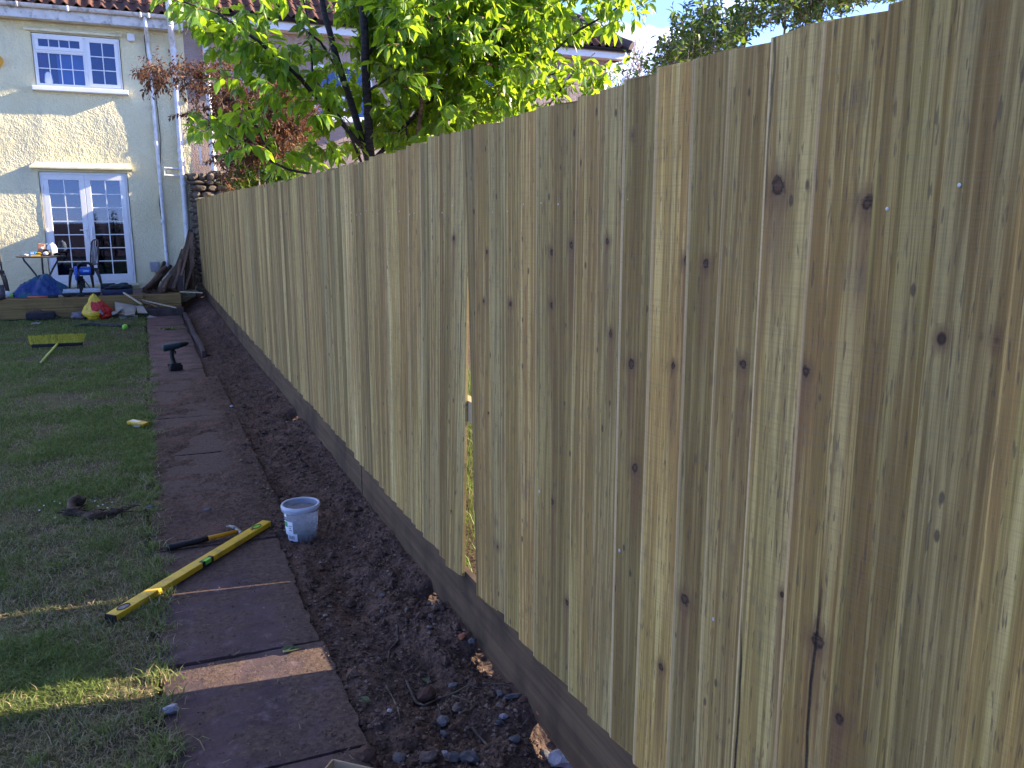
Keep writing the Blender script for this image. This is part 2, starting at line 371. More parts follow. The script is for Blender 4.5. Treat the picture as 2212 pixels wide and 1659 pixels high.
def m_blades(name, stops, trans=(0.2, 0.3, 0.05), ft=0.3, rough=0.55, spec=0.25):
    t = NT(name); a = t.attr('tint').outputs['Fac']
    c = t.ramp(a, stops)
    tr = t.n('ShaderNodeBsdfTranslucent'); t.put(tr, 0, t.mix(0.5, c, trans))
    mxs = t.n('ShaderNodeMixShader'); t.put(mxs, 0, ft); t.put(mxs, 1, t.bsdf(c, rough, None, 0, spec)); t.put(mxs, 2, tr.outputs[0])
    return t.done(mxs.outputs[0])
def m_render(name, c1, c2, rough_scale=46.0, st=.68, stain=(0.58, 0.55, 0.41), dist=0.024):
    t = NT(name); p = t.obj()
    a = t.noise(p, 0.9, 5, 0.6); b = t.noise(t.mapping(p, (1, 1, 0.35)), 1.6, 6, 0.62)
    c = t.mix(t.mapr(a, 0.35, 0.65), c1, c2)
    c = t.mix(t.mapr(b, 0.50, 0.72, 0, 0.55), c, stain)
    c = t.mix(t.mapr(t.noise(p, 55, 4, .6), .55, .75, 0, .25), c, [k * .6 for k in c1])
    h1 = t.noise(p, rough_scale * 0.45, 3, 0.55, 0.6); h2 = t.vor(p, rough_scale, feat='SMOOTH_F1')
    h = t.math('ADD', t.math('MULTIPLY', h1, 1.0), t.math('MULTIPLY', h2, 0.55))
    big = t.noise(p, 1.1, 3, 0.5)
    n1 = t.bump(big, 0.5, 0.12)
    return t.done(t.bsdf(c, 0.9, t.bump(h, st, dist, n1), 0, 0.15))
def m_tiles():
    t = NT('clay_roof_tiles'); p = t.obj()
    a = t.noise(p, 2.5, 4); b = t.noise(p, 40, 5, 0.65); k = t.attr('rnd').outputs['Fac']
    c = t.mix(k, (0.095, 0.044, 0.033), (0.165, 0.075, 0.052))
    c = t.mix(t.mapr(a, .4, .65, 0, .6), c, (0.085, 0.052, 0.045)); c = t.mix(t.mapr(b, .5, .7, 0, .6), c, (0.06, 0.042, 0.038))
    return t.done(t.bsdf(c, 0.85, t.bump(b, .3, .005), 0, 0.2))
def m_stone(name, c1, c2, c3, sc=1.0, bump=0.8):
    t = NT(name); p = t.obj()
    a = t.noise(p, 9 * sc, 6, 0.65); b = t.noise(p, 70 * sc, 5, 0.7); k = t.n('ShaderNodeObjectInfo').outputs['Random']
    c = t.mix(t.mapr(a, .35, .65), c1, c2); c = t.mix(t.math('MULTIPLY', k, .45), c, c3); c = t.mix(t.mapr(b, .5, .75, 0, .6), c, [x * .45 for x in c1])
    return t.done(t.bsdf(c, 0.9, t.bump(t.math('ADD', a, t.math('MULTIPLY', b, .3)), bump, .01), 0, .2))
def m_glass(name='window_glass', refl=0.03):
    t = NT(name)
    g = t.n('ShaderNodeBsdfGlossy'); t.put(g, 0, (0.58, 0.68, 0.96, 1)); t.put(g, 'Roughness', 0.015)
    tr = t.n('ShaderNodeBsdfTransparent'); t.put(tr, 0, (0.62, 0.74, 0.92, 1))
    fr = t.n('ShaderNodeFresnel'); t.put(fr, 0, 1.5)
    f = t.math('ADD', fr.outputs[0], refl, clamp=True)
    mxs = t.n('ShaderNodeMixShader'); t.put(mxs, 0, f); t.put(mxs, 1, tr.outputs[0]); t.put(mxs, 2, g.outputs[0])
    return t.done(mxs.outputs[0])
def m_leaf(name, stops, tcol, ft=0.45, rough=0.4, spec=0.4):
    t = NT(name); a = t.attr('tint').outputs['Fac']; c = t.ramp(a, stops)
    nv = t.noise(t.obj(), 30, 3)
    c = t.mix(t.mapr(nv, .3, .7, 0, .25), c, (0.02, 0.05, 0.005))
    tr = t.n('ShaderNodeBsdfTranslucent'); t.put(tr, 0, t.mix(a, [k * .75 for k in tcol], tcol))
    mxs = t.n('ShaderNodeMixShader'); t.put(mxs, 0, ft); t.put(mxs, 1, t.bsdf(c, rough, None, 0, spec)); t.put(mxs, 2, tr.outputs[0])
    return t.done(mxs.outputs[0])
def m_bark(name, c1, c2):
    t = NT(name); p = t.obj(); a = t.noise(t.mapping(p, (14, 14, 50)), 1.0, 5, .6); b = t.noise(p, 18, 5, .6)
    c = t.mix(t.mapr(a, .35, .65), c1, c2); c = t.mix(t.mapr(b, .55, .7, 0, .5), c, [min(1, x * 1.8) for x in c2])
    return t.done(t.bsdf(c, .8, t.bump(a, .6, .006), 0, .25))

WOOD = m_wood_boards()
SOIL = m_soil(); SLAB = m_slab(); LAWN = m_lawn()
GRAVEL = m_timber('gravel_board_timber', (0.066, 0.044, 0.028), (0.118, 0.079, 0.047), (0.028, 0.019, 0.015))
POSTM = m_timber('post_timber', (0.26, 0.19, 0.11), (0.40, 0.31, 0.19), (0.20, 0.14, 0.09), 'Z')
SLEEPER = m_timber('sleeper_timber', (0.20, 0.130, 0.046), (0.31, 0.205, 0.080), (0.14, 0.09, 0.04), 'X')
DECKTOP = m_timber('sleeper_top_timber', (0.17, 0.115, 0.08), (0.27, 0.19, 0.135), (0.12, 0.085, 0.065), 'X')
OLDWOOD = m_timber('rotten_timber', (0.055, 0.035, 0.025), (0.125, 0.080, 0.054), (0.035, 0.024, 0.019), 'Z')
OLDWOOD2 = m_timber('weathered_timber', (0.115, 0.072, 0.048), (0.22, 0.145, 0.098), (0.07, 0.048, 0.036), 'Z')
PALEWOOD = m_timber('new_batten_timber', (0.42, 0.34, 0.21), (0.58, 0.49, 0.33), (0.36, 0.28, 0.17), 'Z')
NAIL = plain('galvanised_nail', (0.42, 0.42, 0.43), 0.6, 0.15, 200, 0.4)
CREAM = m_render('cream_roughcast', (0.80, 0.70, 0.415), (0.84, 0.76, 0.485))
CREAMS = plain('cream_smooth_paint', (0.80, 0.74, 0.49), 0.75, 0.12, 3.0, bump=.3, dirt=.25)
PINKW = m_render('grey_pink_pebbledash', (0.36, 0.27, 0.235), (0.48, 0.37, 0.32), 70.0, 1.0, (0.22, 0.17, 0.16), .02)
UPVC = plain('white_upvc', (0.80, 0.80, 0.80), 0.35, 0.03, 2.0, spec=.5)
PIPE = plain('white_painted_pipe', (0.74, 0.73, 0.72), 0.4, 0.1, 6.0, spec=.45, dirt=.35)
GUTTER = plain('weathered_white_gutter', (0.66, 0.64, 0.60), 0.5, 0.12, 5.0, spec=.4, dirt=.6)
BLACKP = plain('black_plastic', (0.011, 0.011, 0.013), 0.5, 0.25, 20, spec=.3)
TILES = m_tiles(); GLASS = m_glass()
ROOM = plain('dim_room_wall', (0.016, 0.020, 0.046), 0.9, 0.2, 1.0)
STONE = m_stone('rubble_stone', (0.085, 0.066, 0.052), (0.16, 0.13, 0.10), (0.06, 0.05, 0.042))
def part(mb, name, mat, parent, world=True, smooth=False, auto=False, label=None):
    o = mb.build(name, mat, None, smooth, None, auto)
    o.parent = parent
    if world: o.matrix_parent_inverse = parent.matrix_basis.inverted()
    if label: o['label'] = label
    return o
def child(o, parent, world=True):
    o.parent = parent
    if world: o.matrix_parent_inverse = parent.matrix_basis.inverted()
    return o

# ============================================================ ground
FX0 = 1.1177
def fx(y): return FX0 - 0.102 * sstep(9.0, 17.6, y)
def zs(z, y): return H + (z - H) * fx(y) / FX0       # the plot climbs a little towards the house
def dips(y):
    return (sstep(1.80, 1.98, y) * (1 - sstep(2.28, 2.42, y)) + .75 * sstep(2.55, 2.66, y) * (1 - sstep(2.86, 2.98, y))
            + .8 * sstep(3.28, 3.34, y) * (1 - sstep(3.46, 3.52, y)) + .9 * sstep(7.05, 7.13, y) * (1 - sstep(7.32, 7.42, y)))
def gz(x, y):
    x = np.asarray(x, float); y = np.asarray(y, float)
    z = -0.045 + 0 * x
    bur = sstep(4.3, 5.4, y) * (1 - sstep(8.6, 9.6, y))
    side = sstep(0.50 - .10 * bur, 0.62 - .10 * bur, x)
    rough = (fbm(x * 5.5, y * 5.5, 5) - 0.5) * (0.075 + 0.05 * (1 - sstep(2.2, 4.5, y)))
    fine = (fbm(x * 26 + 9, y * 26, 4) - 0.5) * 0.032
    trench = -0.035 * np.exp(-((x - 0.78) / 0.12) ** 2) * (1 - sstep(3.0, 5.0, y))
    soil = -0.022 + rough + fine + trench
    nf = np.exp(-((x - fx(y)) / 0.10) ** 2)
    soil = soil * (1 - nf) + nf * (0.004 + rough * .35 + fine * .8 - 0.085 * dips(y))
    bury = sstep(4.4, 6.0, y) * (1 - sstep(8.5, 9.6, y))
    soil = soil + 0.012 * bury
    z = z * (1 - side) + soil * side
    cover = bur * (fbm(x * 3.2 + 3, y * 3.2, 4) - .50) * .10 + bur * (.004 + (fbm(x * 24, y * 24 + 4, 3) - .5) * .012 + .02 * sstep(.34, .50, x))
    z = np.where((x > -.10) & (x < .62), np.maximum(z, np.where(bur > .05, np.minimum(cover, .016), -1)), z)
    z = z + side * 0.16 * sstep(10.0, 17.0, y) * sstep(0.55, 0.95, x)
    z = np.where(x > fx(y) + .12, np.minimum(z, -0.05 - .02 * dips(y)) , z)
    return z
def grid_axis(lo, hi, a, b, st):
    c = np.arange(a, b + 1e-6, st); out = list(c); s = st
    while out[-1] < hi: s *= 1.35; out.append(out[-1] + s)
    s = st
    while out[0] > lo: s *= 1.35; out.insert(0, out[0] - s)
    return np.array(out)
gx = grid_axis(-400, 400, -0.10, 1.36, 0.013)
gy = np.concatenate([grid_axis(-300, 1.4, 1.38, 1.4, 0.014)[:-1], np.arange(1.4, 7, .014), np.arange(7, 12, .035), grid_axis(12, 600, 12, 18, .06)])
gy = np.unique(np.round(gy, 5))
X, Y = np.meshgrid(gx, gy); Z = gz(X, Y); nx, ny = len(gx), len(gy)
ii = np.arange(nx * ny).reshape(ny, nx)
F4 = np.stack([ii[:-1, :-1], ii[:-1, 1:], ii[1:, 1:], ii[1:, :-1]], -1).reshape(-1, 4)
me = np_mesh('ground', np.stack([X, Y, Z], -1).reshape(-1, 3), F4)
struct(link_mesh('ground', me, SOIL, smooth=True))

def lawn_edge(y): return -0.075 + 0.05 * (fbm(y * 1.7, 3.0 + 0 * y, 3) - 0.5) - 0.03 * (fbm(y * 9, 1.0 + 0 * y, 2) - .5)
ly = np.concatenate([np.arange(-6, 1, .25), np.arange(1, 8, .03), np.arange(8, 16.21, .08)])
lt = np.concatenate([[0, .004], np.linspace(.015, 1, 60) ** 1.7])
YY, TT = np.meshgrid(ly, lt, indexing='ij')
XX = lawn_edge(YY) - TT * 14
ZZ = -0.004 + (fbm(XX * 2.2, YY * 2.2, 4) - .5) * 0.035 * np.clip(TT * 60, 0, 1) - 0.05 * (TT == 0)
k = np.arange(XX.size).reshape(XX.shape)
F4 = np.stack([k[:-1, :-1], k[1:, :-1], k[1:, 1:], k[:-1, 1:]], -1).reshape(-1, 4)[:, ::-1]
struct(link_mesh('lawn', np_mesh('lawn', np.stack([XX, YY, ZZ], -1).reshape(-1, 3), F4), LAWN, smooth=True))

# path of paving slabs
joints = [0.55, 1.2, 1.82, 2.432, 3.185, 3.79, 4.42, 5.05, 5.68, 6.30, 6.93, 7.55, 8.18, 8.8, 9.42, 10.05, 10.68, 11.3, 11.93, 12.55, 13.18, 13.8, 14.43, 15.05, 15.9]
pm = MB(); prnd = []
for i in range(len(joints) - 1):
    a, b = joints[i], joints[i + 1]; g = random.uniform(.004, .010); sk = 0.018 * (1 if i > 1 else 1.4)
    xl = -0.062 + random.uniform(-.008, .008); xr = 0.532 + random.uniform(-.012, .012)
    if 8.0 < a: xr -= 0.03
    zz = random.uniform(-.004, .003); tl = random.uniform(-.004, .004)
    nxs, nys = 14, 14; n0 = len(pm.v)
    for q in range(nys + 1):
        for p in range(nxs + 1):
            u, v = p / nxs, q / nys
            x = xl + (xr - xl) * u; y = a + g + (b - a - 2 * g) * v - sk * (u - .5)
            e = 0.011 * (mnoise.noise(Vector((x * 30, y * 30, i)))) if (p in (0, nxs) or q in (0, nys)) else 0
            drop = 0.004 if (p in (0, nxs) or q in (0, nys)) else 0
            if p == nxs: x += e * 1.6
            if q in (0, nys): y += e * .5
            z = zz + tl * (u - .5) * 2 - drop + 0.0022 * mnoise.noise(Vector((x * 6, y * 6, 2)))
            pm.v.append(Vector((x, y, z)))
    st = nxs + 1
    for q in range(nys):
        for p in range(nxs): pm.f.append([n0 + q * st + p, n0 + q * st + p + 1, n0 + (q + 1) * st + p + 1, n0 + (q + 1) * st + p])
    ring = [n0 + p for p in range(st)] + [n0 + q * st + nxs for q in range(1, nys + 1)] + [n0 + nys * st + p for p in range(nxs - 1, -1, -1)] + [n0 + q * st for q in range(nys - 1, 0, -1)]
    m0 = len(pm.v)
    for r in ring: pm.v.append(pm.v[r] + Vector((0, 0, -.05)))
    L_ = len(ring)
    for j in range(L_): pm.f.append([ring[j], m0 + j, m0 + (j + 1) % L_, ring[(j + 1) % L_]])
    prnd += [random.random()] * (len(pm.v) - n0)
path = pm.build('path', SLAB, smooth=False, auto=True); struct(path)
at = path.data.attributes.new('rnd', 'FLOAT', 'POINT'); at.data.foreach_set('value', np.array(prnd, np.float32))

# ============================================================ fence
FL0 = Vector((FX0, 1.0, 0))
fence = thing('fence', 'long new closeboard fence of pale upright feather-edge boards down the right side of the path', 'fence', FL0)
py_ = [-3, 1.0, 1.16, 1.41, 1.54, 1.8, 2.2, 3.3, 3.8, 4.6, 6.17, 8.2, 10.6, 12.06, 16.9, 19.4]
pz_ = [2.02, 2.021, 2.022, 2.02, 2.017, 2.012, 2.005, 2.006, 1.998, 1.989, 1.987, 2.006, 2.032, 2.038, 2.076, 2.082]
edges = [.38, .51, .635, .76, .887, 1.018, 1.151, 1.28, 1.408, 1.525, 1.669, 1.799, 1.925, 2.047, 2.183, 2.306, 2.43, 2.554, 2.68, 2.81, 2.939, 3.07, 3.2, 3.335]
r2 = random.Random(21)
while edges[-1] < 17.45: edges.append(edges[-1] + r2.uniform(.112, .136))
slit = min(edges, key=lambda e: abs(e - 3.54))
KN = [(1490, 565, .011), (1535, 568, .011), (1700, 402, .020), (1770, 405, .007), (1380, 1010, .014), (1208, 398, .009), (1240, 530, .011), (1200, 545, .011), (1200, 660, .013), (1112, 655, .010), (1060, 545, .008), (1640, 855, .008), (1697, 1280, .007), (1707, 1035, .009), (1375, 785, .012), (1195, 1280, .014), (1230, 1300, .011), (1765, 800, .010), (1780, 1382, .016), (1830, 1545, .012), (1490, 1290, .014), (1465, 790, .008), (1550, 820, .007), (1885, 440, .014), (1325, 520, .009), (1330, 720, .009), (995, 515, .011), (1205, 1080, .011), (1440, 1440, .010), (1620, 785, .010), (1055, 650, .007), (1845, 375, .012)]
KNY = [(on_x(a, b), s * 1.5) for a, b, s in KN]
def board_arrays(i):
    y0 = edges[i]; y1 = edges[i + 1] if i + 1 < len(edges) else y0 + .125
    w = (y1 - y0) + r2.uniform(.016, .028)
    if y0 == 2.81: w = 0.128                              # right hand lip of the open gap
    ym = (y0 + y1) / 2; sc = fx(ym) / FX0
    zt = np.interp(ym / sc, py_, pz_) + r2.uniform(-.010, .009)
    if abs(y0 - 1.151) < .01: zt += .006
    zb = (0.252 if not 2.6 < y0 < 4.85 else 0.228) + r2.uniform(-.012, .008)
    lean = 0.0
    if y0 == 2.81: lean = -.080
    if 2.9 < y0 < 4.2: lean = 0.105 * (1 - (y0 - 2.93) / 1.3)
    lean += r2.uniform(-.008, .008) if y0 != 2.81 else 0
    if abs(y0 - slit) < .001: w = (y1 - y0) - .030
    tw = r2.uniform(-.004, .004); bow = r2.uniform(-.006, .006); cup = r2.uniform(-.0035, .004)
    U = np.array([0, w * .25, w * .5, w * .75, w - .008, w]); xf = -0.004 - 0.0215 * U / w; xf[-1] += 0.004
    xf = xf - cup * np.sin(np.pi * U / w)
    Vn = np.linspace(0, 1, 11); jag = np.array([r2.uniform(-.006, .004) for _ in U]); jt = np.array([r2.uniform(-.003, .003) for _ in U])
    V = []; UV = []
    skew = r2.uniform(-.010, .010)
    for j, t in enumerate(Vn):
        z0 = zb + (zt - zb) * t
        dy = lean * (1 - t) ** 1.15 + bow * math.sin(math.pi * t)
        for q, u in enumerate(U):
            z = z0 + (jag[q] if j == 0 else 0) + ((jt[q] + skew * (u / w - .5)) if j == 10 else 0)
            V.append((xf[q] + tw * (t - .5) * (u / w - .5) * 2 - (0.010 * (1 - t) if (y0 == 2.939) else 0), y0 + u + dy, z)); UV.append((u, z))
        for u, xb in ((w, -0.0085), (0, 0.0)):
            V.append((xb, y0 + u + dy, z0)); UV.append((u, z0))
    V = np.array(V); V[:, 0] += fx(V[:, 1]); V[:, 2] = zs(V[:, 2], V[:, 1]); V -= np.array(FL0)
    n = 8; F4 = []; F3 = []
    for j in range(10):
        for q in range(n): F4.append((j * n + q, j * n + (q + 1) % n, (j + 1) * n + (q + 1) % n, (j + 1) * n + q))
    F4 = [tuple(reversed(f)) for f in F4]
    for b, s in ((0, 1), (80, -1)):
        for q in range(1, n - 1): F3.append((b, b + q, b + q + 1)[::s])
    tint = r2.random(); seed = r2.random() * 20
    crk = -1.0
    if r2.random() < .22: crk = r2.uniform(.35, .8) * w
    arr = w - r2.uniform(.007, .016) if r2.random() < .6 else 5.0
    ov = {1.151: (.42, None), 1.28: (.33, 1), 1.408: (.36, 1), 1.525: (.78, None), 1.018: (.95, None), .887: (.05, None), .76: (.5, None), 1.799: (.44, None), 1.669: (.12, None)}
    for kx, (tv, av) in ov.items():
        if abs(y0 - kx) < .004:
            tint = tv; crk = {1.408: .045, 1.669: -1, 1.018: .075}.get(kx, crk)
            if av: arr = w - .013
    for px_, py_k in ((1410, 600), (1625, 1250), (985, 900), (1840, 620), (660, 560)):
        yk = on_x(px_, py_k).y
        if y0 + .018 < yk < y1 + .018: crk = yk - y0
    if abs(y0 - 2.43) < .01: tint = .02
    if abs(y0 - 2.939) < .01: tint = .4; crk = .05
    ks = [(q[1] - y0, q[2], s) for q, s in KNY if y0 + .018 < q[1] < y1 + .018][:3] + [(-9.0, 0.0, .01)] * 3
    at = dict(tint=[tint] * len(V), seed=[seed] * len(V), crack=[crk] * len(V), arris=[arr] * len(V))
    for j in (1, 2, 3):
        for nm_, vv in zip(('ku', 'kv', 'ks'), ks[j - 1]): at['%s%d' % (nm_, j)] = [vv] * len(V)
    return V, np.array(F4), np.array(F3), np.array(UV), at, (y0, w, lean, zt)
def board_mesh(V, F4, F3, UV, at):
    me = np_mesh('fence_board', V, F4, F3, at); uvl = me.uv_layers.new(name='UVMap')
    vi = np.empty(len(me.loops), np.int32); me.loops.foreach_get('vertex_index', vi)
    uvl.data.foreach_set('uv', UV[vi].astype(np.float32).ravel()); return me
nm = MB(); nm.lathe([(0.0, -.0022), (.0036, -.0020), (.0043, -.0008), (.0040, 0)], 10, Matrix.Rotation(RAD(-90), 4, 'Y') @ Matrix.Scale(-1, 4, (0, 0, 1)))
nail_me = None
rest = []
vis_start = 2
for i in range(len(edges)):
    A = board_arrays(i); y0, w, lean, zt = A[5]
    if vis_start <= i < vis_start + 100:
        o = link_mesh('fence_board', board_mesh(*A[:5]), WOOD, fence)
        if abs(y0 - 2.939) < .004: o['label'] = 'fence board leaning sideways with an open gap beside it'
        for zn, lim in ((1.725, 55), (0.83, 16)):
            if i > lim or (zn < 1 and r2.random() < .6): continue
            zz = zn + r2.uniform(-.02, .02); t = (zz - .25) / (zt - .25); yn = y0 + w - .03 + r2.uniform(-.008, .008) + lean * (1 - t) ** 1.15
            if nail_me is None:
                q = nm.build('nail', NAIL, smooth=True); nail_me = q.data
            else:
                q = bpy.data.objects.new('nail', nail_me); C.objects.link(q)
            q.parent = o; q.location = Vector((float(fx(yn)) - 0.0205 - (.010 * (1 - t) if abs(y0 - 2.939) < .004 else 0), yn, float(zs(zz, yn)))) - FL0
            q.scale = (.5, .8, .8) if zn > 1 else (.5, 1.3, 1.3)
    else: rest.append(A)
if rest:
    off = 0; Vs, F4s, F3s, UVs, ats = [], [], [], [], {k: [] for k in rest[0][4]}
    for A in rest:
        Vs.append(A[0]); F4s.append(A[1] + off); F3s.append(A[2] + off); UVs.append(A[3]); off += len(A[0])
        for kk in ats: ats[kk] += A[4][kk]
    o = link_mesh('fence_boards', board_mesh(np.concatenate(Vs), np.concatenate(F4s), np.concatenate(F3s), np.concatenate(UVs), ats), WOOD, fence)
    o['kind'] = 'stuff'
seams = [0.43, 2.655, 4.88, 7.1, 9.32, 11.54, 13.76, 15.98, 17.5]
def curved_box(x0, x1, ya, yb, z0, z1, n=8, jit=0.0):
    mb = MB(); vs = []
    for j in range(n + 1):
        y = ya + (yb - ya) * j / n; b = float(fx(y)); jx = jit * math.sin(3.1 * j / n + ya)
        vs += [(b + x0 + jx, y, float(zs(z0, y))), (b + x1 + jx, y, float(zs(z0, y))), (b + x1 + jx, y, float(zs(z1, y))), (b + x0 + jx, y, float(zs(z1, y)))]
    fs = [(j * 4 + q, j * 4 + (q + 1) % 4, (j + 1) * 4 + (q + 1) % 4, (j + 1) * 4 + q) for j in range(n) for q in range(4)]
    fs += [(0, 3, 2, 1), (n * 4, n * 4 + 1, n * 4 + 2, n * 4 + 3)]
    return mb.add(vs, fs)
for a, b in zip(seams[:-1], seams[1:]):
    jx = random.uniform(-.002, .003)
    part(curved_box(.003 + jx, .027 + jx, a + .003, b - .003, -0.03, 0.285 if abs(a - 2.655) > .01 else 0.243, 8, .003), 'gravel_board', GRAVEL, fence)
    part(curved_box(.002, .042, a + .003, b - .003, 0.90, 0.985), 'rail', POSTM, fence)
    part(curved_box(.0005, .040, a + .003, b - .003, 1.68, 1.765), 'rail', POSTM, fence)
for s in seams:
    part(MB().box((float(fx(s)) + .122, s, .93), (.098, .098, 2.0), None, .004), 'post', POSTM, fence)
# short capping piece over the far end
part(curved_box(-.05, .06, 16.55, 17.68, 2.075, 2.105, 3), 'capping', PALEWOOD, fence)
# ============================================================ yellow house
WY = 18.3
house = thing('house', 'pale yellow roughcast house with white windows and glazed double doors', 'house', (-2.5, WY, 0))
holes = [(-1.735, -0.205, 0.42, 2.56), (-1.615, -0.135, 4.10, 5.04)]
def wall_sheet(x0, x1, z0, z1, step, holes, Y, amp, fine, x_fine=None, seed=0.0):
    xs = set(np.round(np.arange(x0, x1 + 1e-6, step), 4)) | {x0, x1}; zsx = set(np.round(np.arange(z0, z1 + 1e-6, step), 4)) | {z0, z1}
    for h in holes: xs |= {h[0], h[1]}; zsx |= {h[2], h[3]}
    def clean(s, keep):
        out = []
        for v in sorted(s):
            if out and v - out[-1] < step * .3:
                if v in keep: out[-1] = v
                continue
            out.append(v)
        return np.array(out)
    kx = {h[0] for h in holes} | {h[1] for h in holes} | {x1}; kz = {h[2] for h in holes} | {h[3] for h in holes} | {z1}
    xs = clean(xs, kx); zsx = clean(zsx, kz)
    Xg, Zg = np.meshgrid(xs, zsx)
    Yg = Y - amp * (fbm(Xg * .9 + seed, Zg * .9, 3) - .5) * 2 - fine * (fbm(Xg * 15 + 3, Zg * 15, 3) - .5) * 2
    kk = np.arange(Xg.size).reshape(Xg.shape)
    q = np.stack([kk[:-1, :-1], kk[:-1, 1:], kk[1:, 1:], kk[1:, :-1]], -1)
    cxm = (Xg[:-1, :-1] + Xg[1:, 1:]) / 2; czm = (Zg[:-1, :-1] + Zg[1:, 1:]) / 2
    ok = np.ones(cxm.shape, bool)
    for h in holes: ok &= ~((cxm > h[0]) & (cxm < h[1]) & (czm > h[2]) & (czm < h[3]))
    return np_mesh('wall', np.stack([Xg, Yg, Zg], -1).reshape(-1, 3), q[ok])
wall = child(link_mesh('wall', wall_sheet(-7.0, 1.0, 0.0, 5.36, 0.025, holes, WY, 0.020, 0.0045), CREAM, smooth=True), house)
# reveals of both openings, and the dim rooms behind the glass
for h in holes:
    mb = MB(); x0, x1, z0, z1 = h; yb = WY + .16; yf = WY - .012
    for a, b in (((x0, z0), (x0, z1)), ((x0, z1), (x1, z1)), ((x1, z1), (x1, z0)), ((x1, z0), (x0, z0))):
        mb.add([(a[0], yf, a[1]), (b[0], yf, b[1]), (b[0], yb, b[1]), (a[0], yb, a[1])], [(0, 1, 2, 3)])
    part(mb, 'reveal', CREAMS, house)
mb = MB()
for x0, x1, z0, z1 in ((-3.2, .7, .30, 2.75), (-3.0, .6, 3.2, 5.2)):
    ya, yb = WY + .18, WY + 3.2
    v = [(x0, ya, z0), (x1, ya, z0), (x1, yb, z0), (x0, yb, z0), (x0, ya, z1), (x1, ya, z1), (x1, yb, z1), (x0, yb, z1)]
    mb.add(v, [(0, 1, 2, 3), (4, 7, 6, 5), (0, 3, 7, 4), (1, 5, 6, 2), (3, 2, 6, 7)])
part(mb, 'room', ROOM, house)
part(MB().box((1.0 - .15, WY + 2.6, 2.7), (.28, 5.1, 5.3)).box((-6.85, WY + 2.6, 2.7), (.28, 5.1, 5.3)), 'side_wall', CREAM, house)

# upper window
win = MB()
fy = WY + .045
def frame(mb, x0, x1, z0, z1, wd, y, th, bev=.008, wb=None):
    wb = wb or wd
    mb.box(((x0 + x1) / 2, y, z1 - wd / 2), (x1 - x0, th, wd), None, bev); mb.box(((x0 + x1) / 2, y, z0 + wb / 2), (x1 - x0, th, wb), None, bev)
    mb.box((x0 + wd / 2, y + .0015, (z0 + z1) / 2 + (wb - wd) / 2), (wd, th, z1 - z0 - wd - wb + .004), None, bev); mb.box((x1 - wd / 2, y + .0015, (z0 + z1) / 2 + (wb - wd) / 2), (wd, th, z1 - z0 - wd - wb + .004), None, bev)
def bars(mb, x0, x1, z0, z1, nx, nz, y, wd=.016):
    for i in range(1, nx): mb.box((x0 + (x1 - x0) * i / nx, y, (z0 + z1) / 2), (wd, .012, z1 - z0))
    for j in range(1, nz): mb.box(((x0 + x1) / 2, y - .001, z0 + (z1 - z0) * j / nz), (x1 - x0, .012, wd))
frame(win, -1.605, -.145, 4.10, 5.03, .035, fy, .06)
win.box((-.745, fy, 4.56), (.045, .062, .86), None, .005)
window = part(win, 'window', UPVC, house)
for x0, x1, z0, z1, nx_, nz_, w_, nm_ in ((-1.57, -.768, 4.745, 4.995, 4, 1, .062, 'top_light'), (-.722, -.18, 4.135, 4.995, 2, 3, .062, 'casement'), (-1.57, -.768, 4.135, 4.715, 4, 2, .022, 'fixed_light')):
    m = MB(); yy = fy - (.02 if w_ > .03 else 0); frame(m, x0, x1, z0, z1, w_, yy, .05, .006)
    bars(m, x0 + w_, x1 - w_, z0 + w_, z1 - w_, nx_, nz_, yy - .006)
    part(m, nm_, UPVC, window)
    part(MB().box(((x0 + x1) / 2, yy + .008, (z0 + z1) / 2), (x1 - x0 - w_, .004, z1 - z0 - w_)), 'pane', GLASS, window)
part(MB().box((-1.17, fy, 4.73), (.82, .055, .028)), 'transom', UPVC, window)
part(MB().box((-.865, WY - .045, 4.055), (1.62, .16, .085), None, .012), 'window_sill', UPVC, house)
# hood mouldings over both openings
def hood(x0, x1, z0, z1, d, e):
    m = MB(); y = WY - .005
    v = [(x0 + e, y, z1), (x1 - e, y, z1), (x0, y - d, z0 + .03), (x1, y - d, z0 + .03), (x0, y - d, z0), (x1, y - d, z0), (x0 + .02, y, z0 - .004), (x1 - .02, y, z0 - .004)]
    return m.add(v, [(0, 2, 3, 1), (2, 4, 5, 3), (4, 6, 7, 5), (0, 6, 4, 2), (1, 3, 5, 7)])
part(hood(-1.86, -.10, 2.615, 2.735, .13, .10), 'door_hood', CREAMS, house)
part(hood(-1.72, -.09, 5.065, 5.14, .06, .03), 'window_hood', CREAMS, house)
# curtain and ornaments behind the upper window
RED = plain('crimson_curtain', (0.42, 0.02, 0.08), .8, .2, 9)
cm = MB(); vs = []; n = 24
for j in range(7):
    t = j / 6
    for i in range(n + 1):
        u = i / n; xw = (.36 - .16 * math.sin(t * 2.4)) * u - 1.60
        vs.append((xw, WY + .125 + .018 * math.sin(u * 22), 4.16 + .62 * t))
cm.add(vs, [(j * (n + 1) + i, j * (n + 1) + i + 1, (j + 1) * (n + 1) + i + 1, (j + 1) * (n + 1) + i) for j in range(6) for i in range(n)])
tag(cm.build('curtain', RED, smooth=True), 'crimson curtain hanging at the left behind the upstairs window', 'curtain')
WHITEP = plain('white_plastic', (0.78, 0.78, 0.76), .4, .05, 6)
o = MB().lathe([(0, 4.15), (.075, 4.15), (.085, 4.2), (.07, 4.33), (.045, 4.38), (0, 4.385)], 16, Matrix.Translation((-1.40, WY + .10, 0)) @ Matrix.Scale(.999, 4)).build('jar', WHITEP, smooth=True)
tag(o, 'white jar standing on the upstairs window ledge before the curtain', 'jar')
